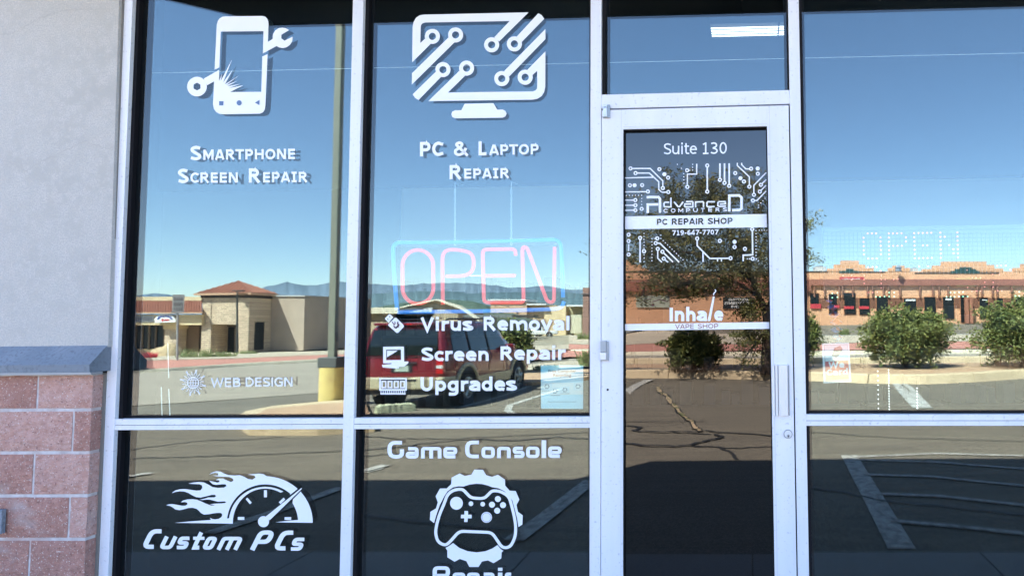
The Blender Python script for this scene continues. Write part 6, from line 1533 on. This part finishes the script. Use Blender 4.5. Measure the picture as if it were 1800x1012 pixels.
f.poly(z([(1185, 572), (1597, 243), (1604, 250), (1232, 612)])); x, y = z([(1163, 627)])[0]; f.ell(x, y, 9.7)
f.out('gauge_icon', M_vinyl, g9)
# 6 gear and controller
g10 = sign('controller_gear_decal', 838, 910, 'white game controller icon inside a gear in the lower middle pane')
z = Zm(740, 815, 5.135); f = Flat(YD)
f.poly(z([(118, 532), (80, 502), (85, 430), (135, 400), (152, 345), (132, 290), (172, 220), (232, 220), (272, 182), (277, 122), (350, 85), (395, 107), (455, 95), (482, 50), (560, 52), (588, 100), (640, 115), (695, 97), (758, 140), (760, 195), (800, 240), (855, 243), (888, 320), (862, 368), (875, 430), (918, 462), (915, 545), (880, 567), (868, 490), (850, 420), (825, 330), (798, 285), (750, 243), (700, 218), (640, 208), (600, 192), (550, 180), (500, 177), (440, 184), (385, 202), (340, 200), (290, 210), (240, 245), (210, 290), (170, 370), (138, 460)]))
f.poly(z([(222, 755), (250, 740), (290, 712), (345, 755), (420, 785), (500, 796), (580, 786), (645, 760), (690, 730), (718, 764), (745, 782), (728, 795), (725, 850), (655, 893), (605, 868), (550, 878), (520, 927), (437, 927), (410, 875), (350, 855), (303, 880), (238, 840), (238, 780)]))
f.stroke(z(rnd([(210, 732), (150, 700), (130, 620), (140, 550), (165, 460), (208, 360), (238, 275), (290, 235), (372, 222), (410, 262), (452, 306), (570, 311), (610, 272), (642, 238), (720, 245), (795, 292), (822, 390), (842, 470), (856, 560), (852, 650), (815, 735), (770, 757), (725, 745), (690, 690), (640, 617), (520, 611), (345, 605), (290, 668), (245, 718)], 40, True, 4)), 5.2, closed=True)
for (cx, cy, r) in ((320, 353, 58), (451, 357, 21), (557, 361, 21), (694, 315, 27), (641, 366, 27), (740, 370, 27), (688, 420, 27), (592, 480, 49)): x, y = z([(cx, cy)])[0]; f.ell(x, y, r/5.135)
f.poly(z([(392, 423), (425, 423), (425, 456), (457, 456), (457, 489), (422, 489), (420, 522), (390, 522), (391, 488), (360, 488), (361, 456), (392, 456)]))
f.out('controller_icon', M_vinyl, g10)
f = Flat(YD-.0016); x, y = z([(592, 480)])[0]; f.ring(x, y, 8.0, 7.6, 26); f.out('stick_outline', M_cutd, g10)
g11 = sign('repair_lettering_decal', 833, 1008, 'tops of large white Repair lettering cut by the bottom edge of the picture')
f = Flat(YD); zz = lambda v: 740+v/5.135
techno(f, 'R', zz(105), zz(262), 994.2, 1025, 7.4)
for ch, a, b in (('e', 285, 400), ('p', 415, 530), ('a', 545, 665), ('r', 757, 830)): techno(f, ch, zz(a), zz(b), 1005.5, 1025, 6.4)
f.rect(zz(695), 997, zz(735), 1002.5); f.rect(zz(695), 1005.5, zz(735), 1025); f.out('lettering', M_vinyl, g11)

# 7 door graphics
g12 = sign('suite_number_decal', 1221, 261, 'white Suite 130 lettering at the top of the door glass', YDD)
word_sign('lettering', g12, YDD, M_vinyl, ('Suite', 1166.2, 1224.7, 271.6, 270.8, 19.6, .125), ('130', 1234.6, 1277.2, 271, 270.3, 20.5, .125))
g13 = sign('circuit_board_decal', 1222, 330, 'white circuit board traces with ring ends above the shop name on the door', YDD)
f = Flat(YDD); zA = Zm(1090, 220, 6.326); zB = Zm(1220, 220, 6.326); zC = Zm(1090, 370, 9.2); zD = Zm(1220, 370, 9.2); TW = 2.1
def tr_(z, pts, w=TW): f.stroke(z(pts), w)
def ri(z, x, y, solid=False, r=3.6): 
    x, y = z([(x, y)])[0]
    f.ell(x, y, r, n=18) if solid else f.ring(x, y, r, r*.42, 18)
def dots(z, pts, w=1.9):
    for p in pts: x, y = z([p])[0]; f.ell(x, y, w/1.9, n=8)
def dl_(a, b, n): return [(lerp(a[0], b[0], i/(n-1)), lerp(a[1], b[1], i/(n-1))) for i in range(n)]
tr_(zA, [(138, 482), (335, 482), (475, 620), (475, 682)]); ri(zA, 116, 482); ri(zA, 475, 700)
tr_(zA, [(193, 533), (325, 533), (430, 630), (430, 715), (462, 745), (515, 745)]); ri(zA, 172, 534); ri(zA, 536, 744)
tr_(zA, [(35, 588), (370, 580)]); ri(zA, 437, 490); ri(zA, 492, 547, True); ri(zA, 534, 584)
ri(zA, 109, 669); ri(zA, 161, 669, True); ri(zA, 245, 667)
tr_(zA, [(38, 743), (290, 741)]); ri(zA, 309, 738); dots(zA, dl_((70, 782), (240, 780), 6)+dl_((240, 815), (240, 882), 3))
for y in (834, 891, 946): tr_(zA, [(38, y), (148, y)]); ri(zA, 170, y-1)
ri(zA, 240, 931)
dots(zA, [(637, 437), (682, 480)]+dl_((707, 540), (710, 645), 4)+dl_((807, 437), (807, 500), 3)+[(775, 503)]); ri(zA, 745, 503)
tr_(zA, [(748, 665), (748, 545), (855, 545)]); ri(zA, 748, 687); tr_(zB, [(0, 545), (30, 545), (30, 430)])
f.out('circuit_traces', M_vinyl, g13)['kind'] = 'stuff'; f = Flat(YDD)
tr_(zB, [(147, 470), (147, 718)], 2.6); ri(zB, 147, 450); ri(zB, 147, 739)
for x, y0, y1 in ((288, 425, 588), (339, 425, 622), (391, 425, 655)): tr_(zB, [(x, y0), (x, y1)], 2.8); ri(zB, x, y1+20)
tr_(zB, [(481, 420), (481, 450), (615, 575), (615, 662)]); ri(zB, 615, 684); tr_(zB, [(530, 420), (530, 440), (575, 487), (612, 487)]); ri(zB, 634, 485)
ri(zB, 708, 483, True); ri(zB, 709, 541); ri(zB, 458, 534); ri(zB, 516, 590, True); ri(zB, 555, 627)
tr_(zB, [(802, 528), (665, 670), (665, 753)]); ri(zB, 666, 774); tr_(zB, [(802, 605), (757, 650)]); ri(zB, 743, 664); tr_(zB, [(802, 668), (745, 725)]); ri(zB, 731, 739)
tr_(zB, [(802, 732), (700, 838), (675, 838)]); ri(zB, 655, 838); dots(zB, dl_((790, 815), (717, 890), 4)+[(717, 915)])
f.out('circuit_traces', M_vinyl, g13)['kind'] = 'stuff'
g14 = sign('circuit_board_decal', 1222, 435, 'white circuit board traces with ring ends below the phone number on the door', YDD)
f = Flat(YDD)
ri(zC, 137, 390); ri(zC, 137, 492); ri(zC, 137, 710); tr_(zC, [(138, 545), (138, 655)], 2.2)
ri(zC, 323, 443); tr_(zC, [(323, 475), (323, 838)], 2.4); dots(zC, dl_((387, 370), (387, 610), 6)+dl_((387, 715), (387, 825), 3)); ri(zC, 387, 658)
dots(zC, dl_((515, 455), (515, 810), 8)+[(565, 452)]); ri(zC, 602, 450); ri(zC, 576, 527); tr_(zC, [(606, 527), (645, 530), (955, 835)], 2.4)
ri(zC, 609, 620); tr_(zC, [(609, 650), (609, 770), (675, 835)]); ri(zC, 685, 666); tr_(zC, [(710, 690), (855, 832)], 2.4); ri(zC, 706, 777); tr_(zC, [(728, 797), (778, 838)], 2.2)
dots(zC, [(660, 400)]+dl_((660, 452), (1018, 798), 11))
f.out('circuit_traces', M_vinyl, g14)['kind'] = 'stuff'; f = Flat(YDD)
ri(zD, 51, 452); tr_(zD, [(51, 485), (51, 570), (255, 775), (560, 772)], 2.4); ri(zD, 590, 770); tr_(zD, [(145, 665), (145, 828)], 2.4); tr_(zD, [(380, 785), (380, 822)]); tr_(zD, [(442, 785), (442, 822)])
ri(zD, 417, 490); ri(zD, 655, 507, True); ri(zD, 655, 590); ri(zD, 823, 620)
ri(zD, 941, 302); tr_(zD, [(943, 332), (948, 715), (795, 722), (795, 818)], 2.6); dots(zD, [(860, 780), (900, 780)]); ri(zD, 947, 779)
dots(zD, dl_((1002, 325), (1002, 775), 10)+dl_((1055, 318), (1178, 320), 4)+[(1040, 810), (1010, 788)])
f.out('circuit_traces', M_vinyl, g14)['kind'] = 'stuff'
g15 = sign('shop_name_decal', 1220, 358, 'white techno style shop name over spaced smaller capitals on the door', YDD)
z = Zm(1120, 330, 7.786); f = Flat(YDD); tw = 4.4
f.stroke(z([(130, 132), (175, 128), (290, 128), (312, 150), (312, 343)]), tw); f.stroke(z([(145, 347), (145, 230), (290, 228)]), tw)
f.stroke(z([(1260, 325), (1262, 108), (1395, 105), (1428, 132), (1428, 285), (1400, 305), (1300, 308)]), tw)
w = 2.5
for pts in ([(462, 135), (462, 262), (380, 262), (368, 252), (368, 215), (380, 200), (440, 198)], [(505, 193), (560, 258), (580, 258), (630, 193)], [(668, 190), (752, 190), (762, 200), (762, 262), (660, 262), (648, 250), (652, 222), (740, 222)], [(800, 270), (800, 195), (900, 192), (908, 200), (908, 265)], [(1065, 192), (965, 192), (955, 205), (955, 250), (965, 260), (1060, 258)],
            [(1215, 252), (1120, 255), (1105, 245), (1105, 205), (1118, 192), (1205, 190), (1208, 220), (1130, 226)]): f.stroke(z(pts), w)
f.out('name_lettering', M_vinyl, g15)
f = Flat(YDD)
for i, ch in enumerate('COMPUTERS'): x = 1166+i*13.0; word(f, ch, x, x+(8.4 if ch != 'M' else 9.2), 373.8-i*.27, 373.8-i*.27, 6.8, .2)
f.out('small_lettering', M_vinyl, g15)
g16 = sign('pc_repair_banner_decal', 1221, 389, 'white horizontal band with cut out PC Repair Shop lettering across the door', YDD)
f = Flat(YDD); f.poly([(1096, 380.4), (1347.6, 376.2), (1348, 399.4), (1098, 402.8)]); f.out('band', M_vinyl, g16)
word_sign('cut_out_lettering', g16, YDD-.0016, M_cut, ('PC', 1154, 1173.5, 395.4, 395.2, 10.8, .2), ('REPAjR', 1180, 1237, 395, 394.2, 10.8, .2), ('SHOP', 1243.5, 1287.4, 394, 393.4, 10.8, .2))
g17 = sign('phone_number_decal', 1222, 408, 'small white phone number under the PC repair band on the door', YDD)
word_sign('lettering', g17, YDD, M_vinyl, ('719-647-7707', 1181, 1262.6, 413.6, 412, 8.8, .2))
g18 = sign('vape_shop_decal', 1224, 558, 'white Inhale lettering with a cigarette for its l, standing on a white Vape Shop band', YDD)
f = Flat(YDD); f.rect(1177, 540.8, 1182.8, 564.6); word(f, 'nha', 1186.8, 1242.2, 564.4, 564.2, 24.4, .225); word(f, 'e', 1254.8, 1271.2, 563.8, 563.6, 24, .225)
z = Zm(1130, 500, 8.571); f.poly(z([(975, 545), (990, 552), (1018, 548), (1045, 400), (1065, 280), (1082, 182), (1056, 178), (1035, 280), (1010, 390)])); f.stroke(z([(1070, 158), (1066, 140), (1080, 122), (1098, 102), (1096, 86), (1084, 74)]), 1.7)
f.out('lettering', M_vinyl, g18)
f = Flat(YDD); f.poly([(1096.4, 569.4), (1352.8, 565.8), (1353, 577.6), (1096.6, 580.8)]); f.out('band', M_vinyl, g18)
word_sign('cut_out_lettering', g18, YDD-.0016, mat('cut_out_brown', (.16, .07, .04), .1, spec=1), ('VAPE', 1186.6, 1220, 577.8, 577.4, 8.2, .14), ('SHOP', 1226, 1262.4, 577.3, 576.9, 8.2, .14))
